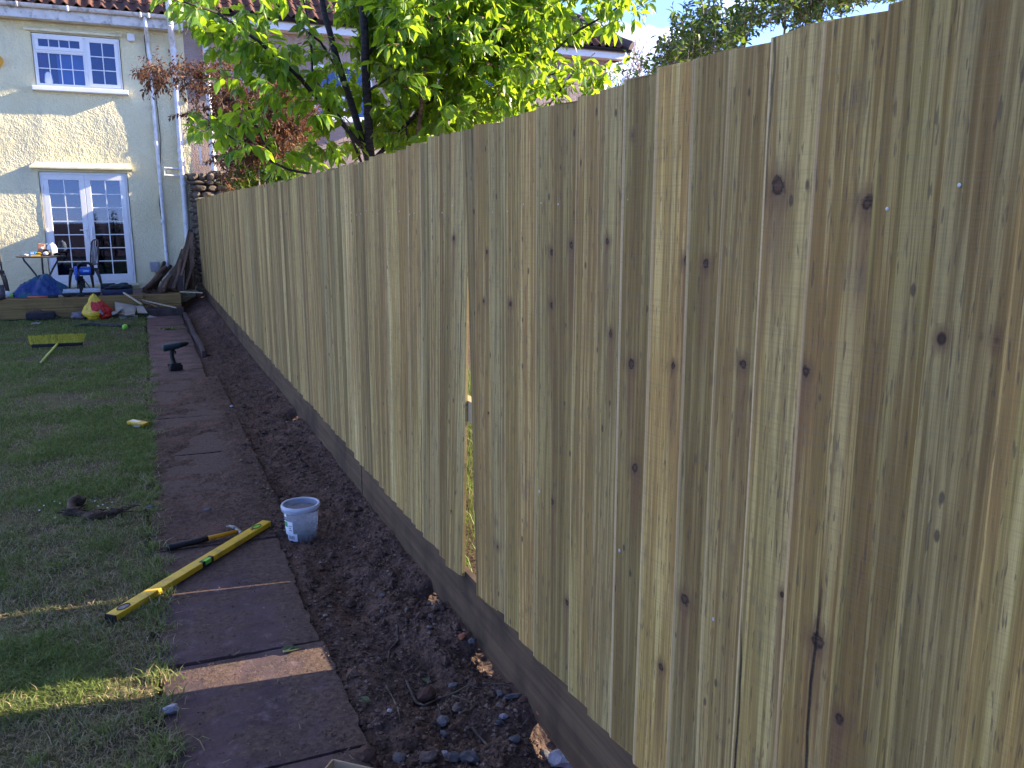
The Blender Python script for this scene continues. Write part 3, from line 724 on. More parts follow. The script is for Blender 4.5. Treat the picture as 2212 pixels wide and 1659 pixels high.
MIST = plain('net_blind', (.34, .42, .46), .9, .1, 3)
tag(MB().box((-.98, WY + .155, 4.45), (.52, .008, .70)).build('blind', MIST), 'pale blue blind half drawn behind the upstairs window panes', 'blind')

# glazed double doors
dfr = MB(); dy = WY + .06
frame(dfr, -1.725, -.215, .425, 2.555, .045, dy, .08, .006, .05)
part(dfr, 'door_frame', UPVC, house)
for s, x0, x1 in ((-1, -1.68, -.9715), (1, -.9685, -.26)):
    m = MB(); frame(m, x0, x1, .477, 2.508, .098, dy - .03, .06, .008, .135)
    leaf = part(m, 'french_door', UPVC, house)
    gx0, gx1, gz0, gz1 = x0 + .098, x1 - .098, .612, 2.41
    m = MB(); bars(m, gx0, gx1, gz0, gz1, 2, 7, dy - .038, .018); part(m, 'glazing_bars', UPVC, leaf)
    part(MB().box(((gx0 + gx1) / 2, dy - .028, (gz0 + gz1) / 2), (gx1 - gx0 + .02, .004, gz1 - gz0 + .02)), 'pane', GLASS, leaf)
    hx = -.9715 - .045 if s < 0 else -.9685 + .045
    m = MB().box((hx, dy - .065, 1.43), (.032, .012, .22), None, .005).tube([(hx, dy - .065, 1.47), (hx, dy - .11, 1.47), (hx + .0, dy - .115, 1.40 if s > 0 else 1.47), (hx + (.0 if s > 0 else -.11), dy - .112, 1.33 if s > 0 else 1.472)], .010, 8)
    part(m, 'handle', UPVC, leaf, auto=True)
    hm = MB()
    for zz in (.72, 1.45, 2.25): hm.tube([(x0 - .012 if s < 0 else x1 + .012, dy - .068, zz - .05), (x0 - .012 if s < 0 else x1 + .012, dy - .068, zz + .05)], .012, 8)
    part(hm, 'hinges', UPVC, leaf)
part(MB().box((-.97, WY - .03, .40), (1.62, .16, .045), None, .006), 'threshold', CREAMS, house)

# eaves: soffit, fascia, gutter
FYS = WY - .27
part(MB().box((-3.0, WY - .125, 5.245), (8.0, .29, .018)), 'soffit', GUTTER, house)
part(MB().box((-3.0, FYS - .012, 5.32), (8.0, .022, .185)), 'fascia', GUTTER, house)
def gutter(x0, x1, y, z, r=.06):
    m = MB(); n = 9; prof = [(y - r * math.cos(a), z - r * 1.1 * math.sin(a)) for a in np.linspace(0, math.pi, n)] + [(y + (r - .005) * math.cos(a), z - (r - .005) * 1.1 * math.sin(a)) for a in np.linspace(0, math.pi, n)]
    k = len(prof); vs = [(x, p[0], p[1]) for x in (x0, x1) for p in prof]
    m.add(vs, [(i, (i + 1) % k, k + (i + 1) % k, k + i) for i in range(k)] + [list(range(k))[::-1], list(range(k, 2 * k))]); return m
gut = gutter(-7.0, 1.0, FYS - .085, 5.455)
for x in (-1.75, -.95, .26, .40): gut.box((x, FYS - .085, 5.42), (.05, .132, .10), None, .02)
part(gut, 'gutter', GUTTER, house, auto=True)
# rainwater downpipe
pt = lambda px, py, Y: on_y(px, py, Y)
m = MB(); top = Vector((.335, FYS - .085, 5.39)); 
pts = [top, (.335, FYS - .085, 5.24), (.352, WY - .045, 5.02), (.36, WY - .036, 4.7), (.372, WY - .036, 2.6), (.385, WY - .036, .62), (.40, WY - .07, .52)]
m.tube(pts, .034, 12)
for zz in (4.72, 3.1, 1.6): m.tube([(.366, WY - .038, zz), (.366, WY - .038, zz + .07)], .042, 12)
part(m, 'downpipe', PIPE, house, auto=True)
m = MB(); m.tube([(.39, WY - .12, 5.3), (.30, WY - .09, 5.1), (.31, WY - .028, 4.8), (.42, WY - .02, 4.2), (.45, WY - .022, 3.2), (.33, WY - .03, 2.0), (.36, WY - .03, 1.2), (.43, WY - .03, .7)], .007, 6)
part(m, 'cable', BLACKP, house)
# soil pipe with collars and a waste branch
m = MB(); sx_ = .80
m.tube([(sx_ - .03, WY - .36, 6.1), (sx_ - .03, WY - .36, 5.3)], .055, 14); 
m.tube([(sx_ - .03, WY - .36, 5.3), (sx_ - .02, WY - .2, 5.12), (sx_, WY - .065, 4.95), (sx_, WY - .065, .34)], .055, 14)
soil = part(m, 'soil_pipe', PIPE, house, auto=True)
for zz in (4.85, 4.55, 2.98, 2.80, 2.35):
    part(MB().tube([(sx_, WY - .065, zz), (sx_, WY - .065, zz + .07)], .066, 14), 'collar', PIPE, soil, auto=True)
m = MB(); m.tube([(sx_, WY - .065, 2.66), (sx_ - .33, WY - .10, 2.67), (sx_ - .33, WY - .10, 2.53), (sx_, WY - .065, 2.52)], .020, 8)
part(m, 'waste_pipe', PIPE, soil, auto=True)
part(MB().box((.065, WY - .045, 5.07), (.13, .07, .13), None, .01), 'vent_cover', UPVC, house)
ORANGE = plain('amber_plastic', (.75, .36, .03), .4, .1, 8)
bp = on_y(0, 132, WY - .05)
part(MB().lathe([(0, -.05), (.09, -.05), (.11, 0), (.085, .05), (0, .055)], 20, Matrix.Translation((bp.x - .055, WY - .06, bp.z)) @ Matrix.Rotation(RAD(90), 4, 'X')), 'alarm_box', ORANGE, house, auto=True)
GREYP = plain('grey_plastic', (.33, .32, .34), .5, .1, 12)
m = MB().box((.145, WY - .07, .76), (.17, .11, .15), None, .012).box((.145, WY - .075, .665), (.15, .085, .045), None, .01)
part(m, 'socket_box', GREYP, house)
part(MB().tube([(.15, WY - .06, .65), (.19, WY - .05, .56), (.25, WY - .03, .50), (.26, WY - .03, .40)], .007, 6), 'socket_cable', BLACKP, house)

# roof of pantiles
def tile_roof(x0, x1, ye, ze, slope, nrow, hip=None, roll=.205, gauge=.31, sd=1):
    rr = random.Random(sd); V = []; F = []; R = []
    nr = int((x1 - x0) / roll); npr = 8; prof = [(0, 0), (.10, .028), (.2, .048), (.32, .048), (.42, .026), (.5, .004), (.75, -.008), (.97, -.002)]
    cs, sn = math.cos(slope), math.sin(slope)
    for r in range(nrow):
        lines = []
        for e, (s, up) in enumerate(((0.0, .026), (gauge + .02, .004))):
            ln = []
            for c in range(nr):
                for (u, hgt) in prof:
                    x = x0 + (c + u) * roll; d = r * gauge + s; hh = hgt + up
                    y = ye + d * cs - hh * sn; z = ze + d * sn + hh * cs
                    if hip is not None: x = min(x, hip - (d * cs) * 1.0)
                    ln.append((x, y, z))
            lines.append(ln)
        b = len(V); k = len(lines[0]); V += lines[0] + lines[1]
        V += [(x, y + .022 * sn, z - .022 * cs) for x, y, z in lines[0]]
        rc = [rr.random() for _ in range(nr)]
        R += [rc[i // npr] for i in range(k)] * 3
        for i in range(k - 1):
            if V[b + i + 1][0] - V[b + i][0] < 1e-4 and V[b + k + i + 1][0] - V[b + k + i][0] < 1e-4: continue
            F.append((b + i, b + i + 1, b + k + i + 1, b + k + i)); F.append((b + 2 * k + i, b + 2 * k + i + 1, b + i + 1, b + i))
    return np_mesh('roof', V, F, None, {'rnd': R})
SL = RAD(37)
child(link_mesh('roof', tile_roof(-7.0, .99, FYS - .075, 5.475, SL, 12), TILES), house)

cs_, sn_ = math.cos(SL), math.sin(SL)
def underlay(x0, x1, ye, ze, n, hip=None):
    L_ = n * .31; q = [(x0, 0), (x1, 0), (x1 if hip is None else hip - L_ * cs_, L_), (x0, L_)]
    v = [(x, ye + .02 + d * cs_, ze - .03 + d * sn_) for x, d in q]; w_ = [(a_, b_ + .02, c_ - .03) for a_, b_, c_ in v]
    return MB().add(v + w_, [(0, 1, 2, 3), (7, 6, 5, 4), (0, 4, 5, 1), (1, 5, 6, 2), (2, 6, 7, 3), (3, 7, 4, 0)])
part(underlay(-7.0, .98, FYS - .075, 5.475, 12), 'underlay', BLACKP, house)
# ============================================================ neighbouring house
nb = thing('house', 'neighbouring house of grey pink pebbledash with a hipped tiled roof behind the leafy tree', 'house', (5.5, WY, 0))
XR = 10.48
nh = [(3.45, 4.75, 3.75, 4.85), (6.6, 7.9, 3.75, 4.85)]
child(link_mesh('wall', wall_sheet(1.0, XR, 0.0, 5.4, 0.10, nh, WY + .004, .01, .004, seed=5.0), PINKW, smooth=True), nb)
part(MB().box((XR - .1, WY + 4.0, 2.7), (.2, 7.98, 5.4)), 'side_wall', PINKW, nb)
for x0, x1, z0, z1 in nh:
    m = MB(); frame(m, x0 + .01, x1 - .01, z0 + .01, z1 - .01, .06, WY + .03, .07, .006); m.box(((x0 + x1) / 2, WY + .03, (z0 + z1) / 2), (.06, .07, z1 - z0 - .1)); m.box(((x0 + x1) / 2, WY - .04, z0 - .03), (x1 - x0 + .16, .16, .06), None, .01)
    nw = part(m, 'window', UPVC, nb)
    part(MB().box(((x0 + x1) / 2, WY + .03, (z0 + z1) / 2), (x1 - x0 - .1, .006, z1 - z0 - .1)), 'pane', GLASS, nw)
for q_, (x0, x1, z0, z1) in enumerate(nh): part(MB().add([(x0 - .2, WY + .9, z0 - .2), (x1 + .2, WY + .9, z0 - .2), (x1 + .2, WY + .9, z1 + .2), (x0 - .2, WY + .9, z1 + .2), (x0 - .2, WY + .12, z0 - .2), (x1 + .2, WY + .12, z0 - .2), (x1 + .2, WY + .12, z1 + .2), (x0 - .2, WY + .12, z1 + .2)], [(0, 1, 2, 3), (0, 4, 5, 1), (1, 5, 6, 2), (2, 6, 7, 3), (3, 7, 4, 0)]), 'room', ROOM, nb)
part(MB().box(((1.0 + XR) / 2 + .1, WY - .10, 5.40), (XR - .8 + .2, .40, .02)), 'soffit', UPVC, nb)
part(MB().box(((1.0 + XR + .3) / 2, WY - .31, 5.475), (XR + .3 - 1.0, .022, .17)).box((XR + .32, WY + 3.2, 5.475), (.022, 7.0, .17)), 'fascia', UPVC, nb)
part(MB().box((XR + .16, WY + 3.2, 5.40), (.33, 6.6, .02)), 'side_soffit', UPVC, nb)
gg = gutter(1.0, XR + .40, WY - .385, 5.60)
part(gg, 'gutter', BLACKP, nb, auto=True)
m = MB().tube([(XR + .30, WY + .6, 5.5), (XR + .30, WY + .6, 5.25), (XR + .07, WY + .6, 5.12), (XR + .07, WY + .6, .5)], .034, 10)
part(m, 'downpipe', BLACKP, nb, auto=True)
child(link_mesh('roof', tile_roof(1.0, XR + .42, WY - .345, 5.63, SL, 13, hip=XR + .42, sd=9), TILES), nb)
part(underlay(1.02, XR + .40, WY - .345, 5.63, 13, XR + .38), 'underlay', BLACKP, nb)
tl = math.tan(SL); hr = 3.9
a = Vector((XR + .44, WY - .38, 5.64)); b = a + Vector((-hr, hr, hr * tl))
m = MB().add([a, a + Vector((0, 8, 0)), b], [(0, 1, 2)])
part(m, 'hip_slope', TILES, nb)
DARKT = plain('dark_ridge_tile', (0.075, 0.055, 0.055), .85, .3, 10, bump=.4)
m = MB(); n = 13
for i in range(n):
    p = a + (b - a) * (i / n); q = a + (b - a) * ((i + 1.06) / n); m.tube([p + Vector((0, 0, .02)), q + Vector((0, 0, .0))], [.15, .12], 10)
part(m, 'hip_tiles', DARKT, nb, auto=True)
m = MB(); nx_ = 1.37
m.tube([(nx_, WY - .33, 6.3), (nx_, WY - .33, 5.65), (nx_ + .02, WY - .12, 5.3), (nx_ + .02, WY - .12, .4)], .055, 14)
npipe = part(m, 'soil_pipe', PIPE, nb, auto=True)
for zz in (4.62, 4.1, 3.35, 2.95): part(MB().tube([(nx_ + .02, WY - .12, zz), (nx_ + .02, WY - .12, zz + .07)], .066, 14), 'collar', PIPE, npipe, auto=True)
m = MB().tube([(nx_ + .02, WY - .12, 2.75), (nx_ - .20, WY - .10, 2.76), (nx_ - .22, WY - .09, 3.1)], .02, 8)
part(m, 'waste_pipe', PIPE, npipe, auto=True)

# ============================================================ rubble stone wall between the gardens
sw = MB(); rs = random.Random(5)
for side in range(1):
    z = .1
    while z < 2.50:
        hgt = rs.uniform(.06, .15); y = 17.62
        x0, x1 = .935, 1.50
        for face in range(3):
            if face == 0:      # front end
                x = x0
                while x < x1:
                    wd = rs.uniform(.12, .3); sw.blob((x + wd / 2, 17.76 + rs.uniform(-.03, .02), z + hgt / 2), (wd * .56, .14, hgt * .60), 2, .16, 1.6, rs.random() * 50); x += wd
            elif face == 1:    # garden side
                y = 17.78
                while y < 18.3:
                    wd = rs.uniform(.15, .3); sw.blob((x0 + .1 + rs.uniform(-.03, .02), y + wd / 2, z + hgt / 2), (.14, wd * .56, hgt * .60), 2, .16, 1.6, rs.random() * 50); y += wd
        z += hgt
sw.box((1.24, 18.03, 1.18), (.42, .46, 2.36))
for i in range(9): sw.blob((rs.uniform(1.0, 1.45), rs.uniform(17.75, 18.2), 2.53 + rs.uniform(-.05, .03)), (rs.uniform(.1, .2), rs.uniform(.1, .16), rs.uniform(.05, .09)), 2, .2, 1.6, i * 3.1)
tag(sw.build('stone_wall', STONE, auto=True), 'rough rubble stone wall end standing between the two houses', 'wall')

# ============================================================ raised sleeper deck and step
DZ, DY = 0.34, 16.25
deck = thing('deck', 'low raised patio edged with stacked timber sleepers in front of the doors', 'deck', (-2.5, DY, 0))
part(MB().box((-3.6, DY + 1.14, .155), (8.26, 1.82, .31)), 'patio_surface', DECKTOP, deck)
for (x0, x1, z0, z1, oy) in ((-7.5, -.905, .0, .165, 0), (-6.9, -.10, .168, DZ, 0.004), (-.90, .0, .0, .163, .012), (-.097, .53, .168, DZ - .006, .05), (.003, .53, .0, .165, .056)):
    part(MB().box(((x0 + x1) / 2, DY + .11 + oy, (z0 + z1) / 2), (x1 - x0, .2, z1 - z0), None, .006), 'sleeper', SLEEPER, deck)
part(MB().box((.43, DY + 1.3, .155), (.2, 1.3, .335), None, .006), 'end_sleeper', SLEEPER, deck)
CONC = m_stone('old_concrete', (0.060, 0.044, 0.042), (0.100, 0.075, 0.070), (0.048, 0.036, 0.034), 1.0, .5)
tag(MB().box((.24, 16.08, .05), (.62, .34, .13), None, .012).build('step', CONC), 'dark concrete step in front of the right end of the deck', 'step')
for i in range(5):
    ya = 11.0 + i * .93; yb = ya + .92
    xa = .575 - .006 * i; o = MB().bar((xa + .012 * math.sin(i * 2), ya, -.010 + .004 * i), (xa + .012 * math.sin(i * 2 + 2), yb, -.010 + .004 * (i + 1)), .13, .05, .012, (1, 0, 0)).build('edging_stone', CONC)
    tag(o, 'thin concrete edging kerb half sunk between the far path and the soil', 'edging', 'edging kerbs beside the far path')
# ============================================================ trees and shrubs
LEAFT = np.array([(0, 0, 0), (.28, -.36, .10), (.28, 0, 0), (.28, .36, .10), (.6, -.44, .12), (.6, 0, 0), (.6, .44, .12), (.84, -.22, .05), (.84, 0, 0), (.84, .22, .05), (1.05, 0, 0)], float)
LEAF4 = np.array([(1, 4, 5, 2), (2, 5, 6, 3), (4, 7, 8, 5), (5, 8, 9, 6)]); LEAF3 = np.array([(0, 1, 2), (0, 2, 3), (7, 10, 8), (8, 10, 9)])
def leaves_mesh(P, Dr, Nr, Ln, Wd, tint, droop=.25):
    P = np.asarray(P); Dr = np.asarray(Dr); Nr = np.asarray(Nr); Ln = np.asarray(Ln); Wd = np.asarray(Wd)
    Dr = Dr / np.linalg.norm(Dr, axis=1, keepdims=True); Sd = np.cross(Nr, Dr); Sd /= (np.linalg.norm(Sd, axis=1, keepdims=True) + 1e-9); Nn = np.cross(Dr, Sd)
    T = LEAFT[None]; n = len(P)
    cur = -droop * T[:, :, 0] ** 2
    V = P[:, None] + Dr[:, None] * (T[:, :, 0:1] * Ln[:, None, None]) + Sd[:, None] * (T[:, :, 1:2] * Wd[:, None, None]) + Nn[:, None] * ((T[:, :, 2:3] * Wd[:, None, None]) + cur[:, :, None] * Ln[:, None, None])
    o = (np.arange(n) * 11)[:, None, None]
    return np_mesh('crown', V.reshape(-1, 3), (LEAF4[None] + o).reshape(-1, 4), (LEAF3[None] + o).reshape(-1, 3), {'tint': np.repeat(tint, 11)})
def unit(v): return v / (np.linalg.norm(v) + 1e-9)
def sprigs(r, starts, dirs, length, nleaf, llen, lwid, droop, P, Dr, Nr, Ln, Wd, tw=None, trad=.004):
    for s, d in zip(starts, dirs):
        s = np.array(s, float); d = unit(np.array(d, float)); Lh = length * r.uniform(.6, 1.25); k = max(3, int(nleaf * r.uniform(.7, 1.3)))
        pts = [s]; dd = d.copy()
        for i in range(k):
            dd = unit(dd + r.normal(0, .10, 3) + np.array([0, 0, -droop * .10])); s = s + dd * Lh / k; pts.append(s)
            a = i * 2.4 + r.uniform(-.5, .5); u = unit(np.cross(dd, [0.13, .2, 1])); v = np.cross(dd, u)
            out = u * math.cos(a) + v * math.sin(a)
            ld = unit(out * .9 + dd * .7 + np.array([0, 0, -droop * r.uniform(.5, 1.4)]) + r.normal(0, .2, 3))
            P.append(s); Dr.append(ld); nn = unit(np.array([0, 0, 1.0]) + r.normal(0, .45, 3)); Nr.append(nn)
            q = llen * r.uniform(.6, 1.2); Ln.append(q); Wd.append(lwid / llen * q * r.uniform(.85, 1.15))
        if tw is not None: tw.tube([Vector(p) for p in pts[::2]] if len(pts) > 4 else [Vector(p) for p in pts], [trad * (1 - .6 * i / max(1, len(pts[::2]) - 1)) for i in range(len(pts[::2]))] if len(pts) > 4 else trad, 5, False)
def P2(px, py, Yd): return np.array(on_y(px, py, Yd))
def limb(mb, pts, r0, r1, n=10, wob=.0):
    pts = [Vector(p) for p in pts]; out = []; rr = []
    for i in range(len(pts) - 1):
        k = max(2, int((pts[i + 1] - pts[i]).length / .12))
        for j in range(k): out.append(pts[i].lerp(pts[i + 1], j / k))
    out.append(pts[-1]); m = len(out)
    out = [p + Vector((mnoise.noise(p * 3), mnoise.noise(p * 3 + Vector((9, 0, 0))), 0)) * wob for p in out]
    mb.tube(out, [r0 + (r1 - r0) * i / (m - 1) for i in range(m)], n, True); return out

BARK = m_bark('dark_cherry_bark', (0.016, 0.014, 0.016), (0.045, 0.037, 0.038))
REDBARK = m_bark('reddish_young_bark', (0.10, 0.050, 0.035), (0.20, 0.115, 0.085))
CHERRY = m_leaf('cherry_leaf', [(0.0, (0.016, 0.062, 0.010)), (0.5, (0.038, 0.125, 0.014)), (0.85, (0.085, 0.20, 0.018)), (1.0, (0.17, 0.27, 0.025))], (0.44, 0.66, 0.03), .48)
# --- the broad cherry-like tree beyond the fence
YT = 7.4
base = on_y(800, 345, YT)
tree = thing('cherry_tree', 'broad bright green tree with large drooping leaves and dark trunks just beyond the fence', 'tree', (base.x, YT, 0))
tm = MB()
limb(tm, [(base.x + .01, YT, -.1), base, on_y(789, 130, YT), on_y(783, 0, YT + .05), on_y(775, -140, YT + .1)], .052, .030, 12, .01)
part(tm, 'trunk', BARK, tree, smooth=True)
tm = MB(); limb(tm, [on_y(802, 365, YT), on_y(768, 255, YT + .1), on_y(735, 150, YT + .15), on_y(700, 30, YT + .2), on_y(680, -90, YT + .2)], .036, .022, 10, .012)
part(tm, 'limb', BARK, tree, smooth=True)
tm = MB(); limb(tm, [on_y(890, 370, YT - .3), on_y(900, 300, YT - .3), on_y(913, 200, YT - .3), on_y(927, 80, YT - .3), on_y(948, -60, YT - .3)], .022, .013, 9, .01)
part(tm, 'limb', REDBARK, tree, smooth=True)
bm_ = MB(); twg = MB(); r = np.random.default_rng(11)
TRL = [((800, 345), (789, 130), (783, 0), (775, -140)), ((802, 365), (768, 255), (735, 150), (700, 30), (680, -90)), ((890, 370), (900, 300), (913, 200), (927, 80), (948, -60))]
def too_low(p):
    v = np.array(p) - np.array([0, 0, H]); z_ = v @ _fw; px = 1106 + FL * 2212 * (v @ _rt) / z_; py = 829.5 - FL * 2212 * (v @ _up) / z_
    return px < 770 and py > np.interp(px, [437, 700, 850], [427, 378, 340]) - 42
def near_trunk(px, py):
    m_ = 1e9
    for pl in TRL:
        yy = [q[1] for q in pl][::-1]; xx = [q[0] for q in pl][::-1]; m_ = min(m_, abs(px - np.interp(py, yy, xx)))
    return m_
LB = [([(795, 330, 0), (716, 243, -.1), (650, 170, -.3), (560, 88, -.6), (470, 28, -.9), (400, 5, -1.1)], .024, .007),
      ([(790, 380, 0), (776, 345, -.2), (750, 276, -.35), (675, 165, -.4), (672, 60, -.4), (650, -20, -.4)], .013, .006),
      ([(790, 400, -.2), (625, 366, -.5), (592, 351, -.55), (537, 323, -.6), (475, 276, -.7), (450, 262, -.75)], .013, .005),
      ([(592, 351, -.55), (560, 290, -.55), (545, 245, -.55)], .007, .004),
      ([(800, 350, 0), (877, 271, .1), (948, 200, .2), (1008, 140, .3), (1080, 30, .4)], .022, .010),
      ([(815, 360, 0), (1000, 300, .2), (1081, 233, .3), (1128, 196, .3), (1183, 163, .3), (1241, 148, .3), (1310, 150, .3)], .018, .006),
      ([(1120, 330, .1), (1181, 233, .2), (1241, 155, .2), (1284, 115, .2)], .014, .005),
      ([(1008, 140, .3), (1100, 150, 0), (1180, 125, -.2), (1254, 63, -.3), (1337, 12, -.3), (1420, -30, -.3)], .016, .007),
      ([(788, 130, 0), (830, 60, .3), (880, -40, .5)], .016, .01), ([(789, 200, 0), (850, 160, -.4), (905, 90, -.6)], .012, .006),
      ([(735, 150, .1), (690, 90, -.3), (620, 30, -.5), (560, -30, -.6)], .012, .006), ([(900, 300, -.2), (960, 260, -.4), (1040, 250, -.5)], .010, .005),
      ([(885, 340, 0), (870, 250, -.5), (850, 160, -.6)], .009, .005), ([(1060, 330, 0), (1060, 210, .3), (1110, 60, .4), (1160, -40, .4)], .012, .006)]
P, Dr, Nr, Ln, Wd = [], [], [], [], []
for pts, r0, r1 in LB:
    pp = [P2(a, b, YT + c) for a, b, c in pts]
    pth = limb(bm_, pp, r0, r1, 8, .03)
    step = max(1, int(.14 / .12))
    for i in range(2, len(pth)):
        v_ = np.array(pth[i]) - np.array([0, 0, H]); z_ = v_ @ _fw; ax_ = 1106 + FL * 2212 * (v_ @ _rt) / z_; ay_ = 829.5 - FL * 2212 * (v_ @ _up) / z_
        if 590 < ax_ < 748 and ay_ < 92: continue
        if r.random() < .72 and not too_low(pth[i]):
            d = unit(np.array(pth[min(i + 1, len(pth) - 1)]) - np.array(pth[i - 1])); sd = r.normal(0, 1, 3)
            sprigs(r, [pth[i]], [d * .7 + sd * .7 + np.array([0, -.2, .1])],   .24, 9, .116, .061, .9, P, Dr, Nr, Ln, Wd, twg)
part(bm_, 'branches', BARK, tree, smooth=True)
blobs = [(400, 14, 36, .9), (450, 48, 40, 1.0), (498, 86, 42, 1.0), (530, 40, 34, .5), (566, 130, 48, 1.1), (612, 182, 34, .9), (520, 160, 28, .7), (625, 130, 42, .8), (676, 230, 34, .8),
         (600, 10, 40, .25), (690, 100, 40, .45), (735, 195, 56, .9), (705, 300, 34, .6), (760, 30, 30, .7), (650, 350, 36, .5), (590, 352, 26, .4), (468, 282, 30, .9), (548, 258, 30, .8), (725, 335, 36, .5),
         (850, 90, 90, 1.15), (850, 235, 75, 1.1), (820, 20, 70, 1.0), (930, 60, 90, 1.2), (950, 190, 85, 1.2), (935, 285, 40, 1.0), (1030, 70, 85, 1.2), (1050, 190, 75, 1.1), (1010, 260, 36, 1.0), (1115, 130, 62, .85),
         (1135, 40, 70, 1.0), (1180, 205, 40, .75), (1180, 22, 40, .9), (1250, 165, 22, .6), (1290, 178, 30, 1.0), (1300, 48, 16, .5), (1340, 15, 36, .95), (1115, 225, 36, .7), (790, 300, 30, .5), (870, 320, 34, .9), (1170, 100, 24, .5), (940, -30, 160, .8), (640, -90, 110, .5), (1180, -50, 140, .8)]
for bx, by, br, dens in blobs:
    n = int(br * br * .0094 * dens * (1.5 if bx > 780 else 1.0)) + 2
    for _ in range(n):
        a = r.uniform(0, 2 * math.pi); q = br * math.sqrt(r.random()); dep = YT + r.normal(0, .42) - .1
        qx, qy = bx + q * math.cos(a), by + q * math.sin(a) - 6
        if near_trunk(qx, qy) < 34: dep = YT + .25 + abs(r.normal(0, .4))
        s = P2(qx, qy, dep)
        if too_low(s) or (572 < qx < 748 and qy < 92 and r.random() < .8): continue
        sprigs(r, [s], [r.normal(0, 1, 3) * np.array([1, 1, .6]) + np.array([0, -.1, .25])], .17, 8, .114, .060, .75, P, Dr, Nr, Ln, Wd, twg)
part(twg, 'twigs', REDBARK, tree, smooth=True)
keep = []
cherryP = np.array(P)
tt = np.clip(r.beta(2.0, 1.6, len(P)) + .25 * (fbm(cherryP[:, 0] * 2, cherryP[:, 2] * 2, 2) - .5), 0, 1)
child(link_mesh('crown', leaves_mesh(P, Dr, Nr, Ln, Wd, tt, .22), CHERRY), tree)

def bush(name, label, cat, blobs, Y, sd, dens, slen, nleaf, llen, lwid, droop, mat, bark, sig=.35, updir=(0, 0, .4), trunk=None, tintf=None, stem_r=.008, trad=.003, group=None):
    r = np.random.default_rng(sd); P, Dr, Nr, Ln, Wd = [], [], [], [], []; tw = MB()
    c0 = on_y(blobs[0][0], blobs[0][1], Y); t = thing(name, label, cat, (c0.x, Y, 0), group=group)
    for bx, by, br, dn in blobs:
        if name == 'plum_tree': br *= .85
        for _ in range(int(br * br * dens * dn) + 1):
            a = r.uniform(0, 6.283); q = br * math.sqrt(r.random())
            s = P2(bx + q * math.cos(a), by + q * math.sin(a), Y + r.normal(0, sig))
            sprigs(r, [s], [r.normal(0, .7, 3) + np.array(updir)], slen, nleaf, llen, lwid, droop, P, Dr, Nr, Ln, Wd, tw, trad)
    st = MB()
    for k_, q in enumerate(trunk or [([(blobs[0][0], blobs[0][1], 0), (blobs[0][0], blobs[0][1] - 10, 0)], .02, .008)]):
        pp = [P2(a, b, Y + c) for a, b, c in q[0]]
        if k_ == 0 or pp[0][2] < pp[-1][2] and q[1] >= .016: pp = [np.array([pp[0][0], pp[0][1], -.1]), np.array([pp[0][0] + .03, pp[0][1], pp[0][2] * .5])] + pp
        limb(st, pp, q[1] * (1.3 if k_ == 0 else 1), q[2], 7, .02)
    if True: part(st, 'branches', bark, t, smooth=True)
    part(tw, 'twigs', bark, t, smooth=True)
    tt = r.random(len(P))
    child(link_mesh('crown', leaves_mesh(P, Dr, Nr, Ln, Wd, tt, .15), mat), t)
    return t
COPPER = m_leaf('withered_brown_leaf', [(0, (0.038, 0.017, 0.011)), (.5, (0.100, 0.042, 0.022)), (.85, (0.175, 0.072, 0.032)), (1, (0.28, 0.11, 0.035))], (.30, .12, .05), .22, .55, .25)
GREYBARK = m_bark('grey_twig_bark', (0.16, 0.12, 0.10), (0.28, 0.22, 0.19))
bush('withered_shrub', 'shrub with shrivelled brown and rusty leaves in front of the pebbledash wall', 'shrub',
     [(560, 250, 62, 1.4), (605, 218, 48, 1.4), (515, 225, 42, 1.0), (640, 262, 46, 1.3), (480, 195, 26, .7), (455, 150, 30, .55), (425, 170, 22, .6), (400, 150, 20, .45), (345, 160, 24, .8), (315, 160, 16, .5), (330, 165, 16, .7), (395, 175, 16, .5), (420, 245, 22, .5), (590, 300, 55, .7), (480, 270, 30, .6), (520, 330, 40, .35), (500, 130, 22, .5), (490, 340, 22, .6), (487, 385, 16, .5)],
     14.2, 4, .135, .22, 10, .066, .028, .6, COPPER, GREYBARK, .4, (0, 0, .1),
     [([(560, 420, 0), (560, 300, 0), (520, 232, 0), (455, 175, -.1), (380, 168, -.2), (320, 158, -.2)], .02, .006), ([(565, 420, 0), (600, 300, 0), (640, 240, 0)], .02, .006), ([(520, 232, 0), (480, 175, 0), (455, 140, 0)], .009, .005), ([(550, 300, 0), (480, 270, 0), (425, 248, 0)], .008, .004)])
LAUREL = m_leaf('laurel_leaf', [(0, (0.012, 0.040, 0.010)), (.7, (0.030, 0.095, 0.018)), (.92, (0.07, 0.17, 0.02)), (1, (0.20, 0.32, 0.03))], (.35, .55, .05), .25, .25, .5)
bush('laurel_bush', 'glossy dark green bush rising just over the far end of the fence', 'shrub', [(545, 390, 42, 1.2), (510, 400, 22, 1), (590, 385, 40, 1), (640, 375, 35, .8), (560, 370, 34, .8), (600, 440, 40, .5)], 14.8, 8, .05, .28, 8, .125, .045, .3, LAUREL, BARK, .35, (0, 0, .9))
LIME = m_leaf('lime_green_leaf', [(0, (0.09, 0.16, 0.025)), (.6, (0.20, 0.30, 0.05)), (1, (0.40, 0.48, 0.12))], (.7, .8, .2), .4, .5, .3)
bush('conifer_shrub', 'feathery yellow green shrub between the withered shrub and the fence top', 'shrub', [(590, 338, 34, 1.2), (630, 330, 36, 1.2), (560, 345, 36, 1.2), (535, 355, 28, 1), (650, 350, 30, 1), (520, 330, 16, .6), (610, 315, 20, .8), (590, 410, 38, .5), (600, 470, 38, .4)], 15.2, 9, .12, .24, 14, .04, .010, .1, LIME, REDBARK, .3, (0, 0, 1.0))
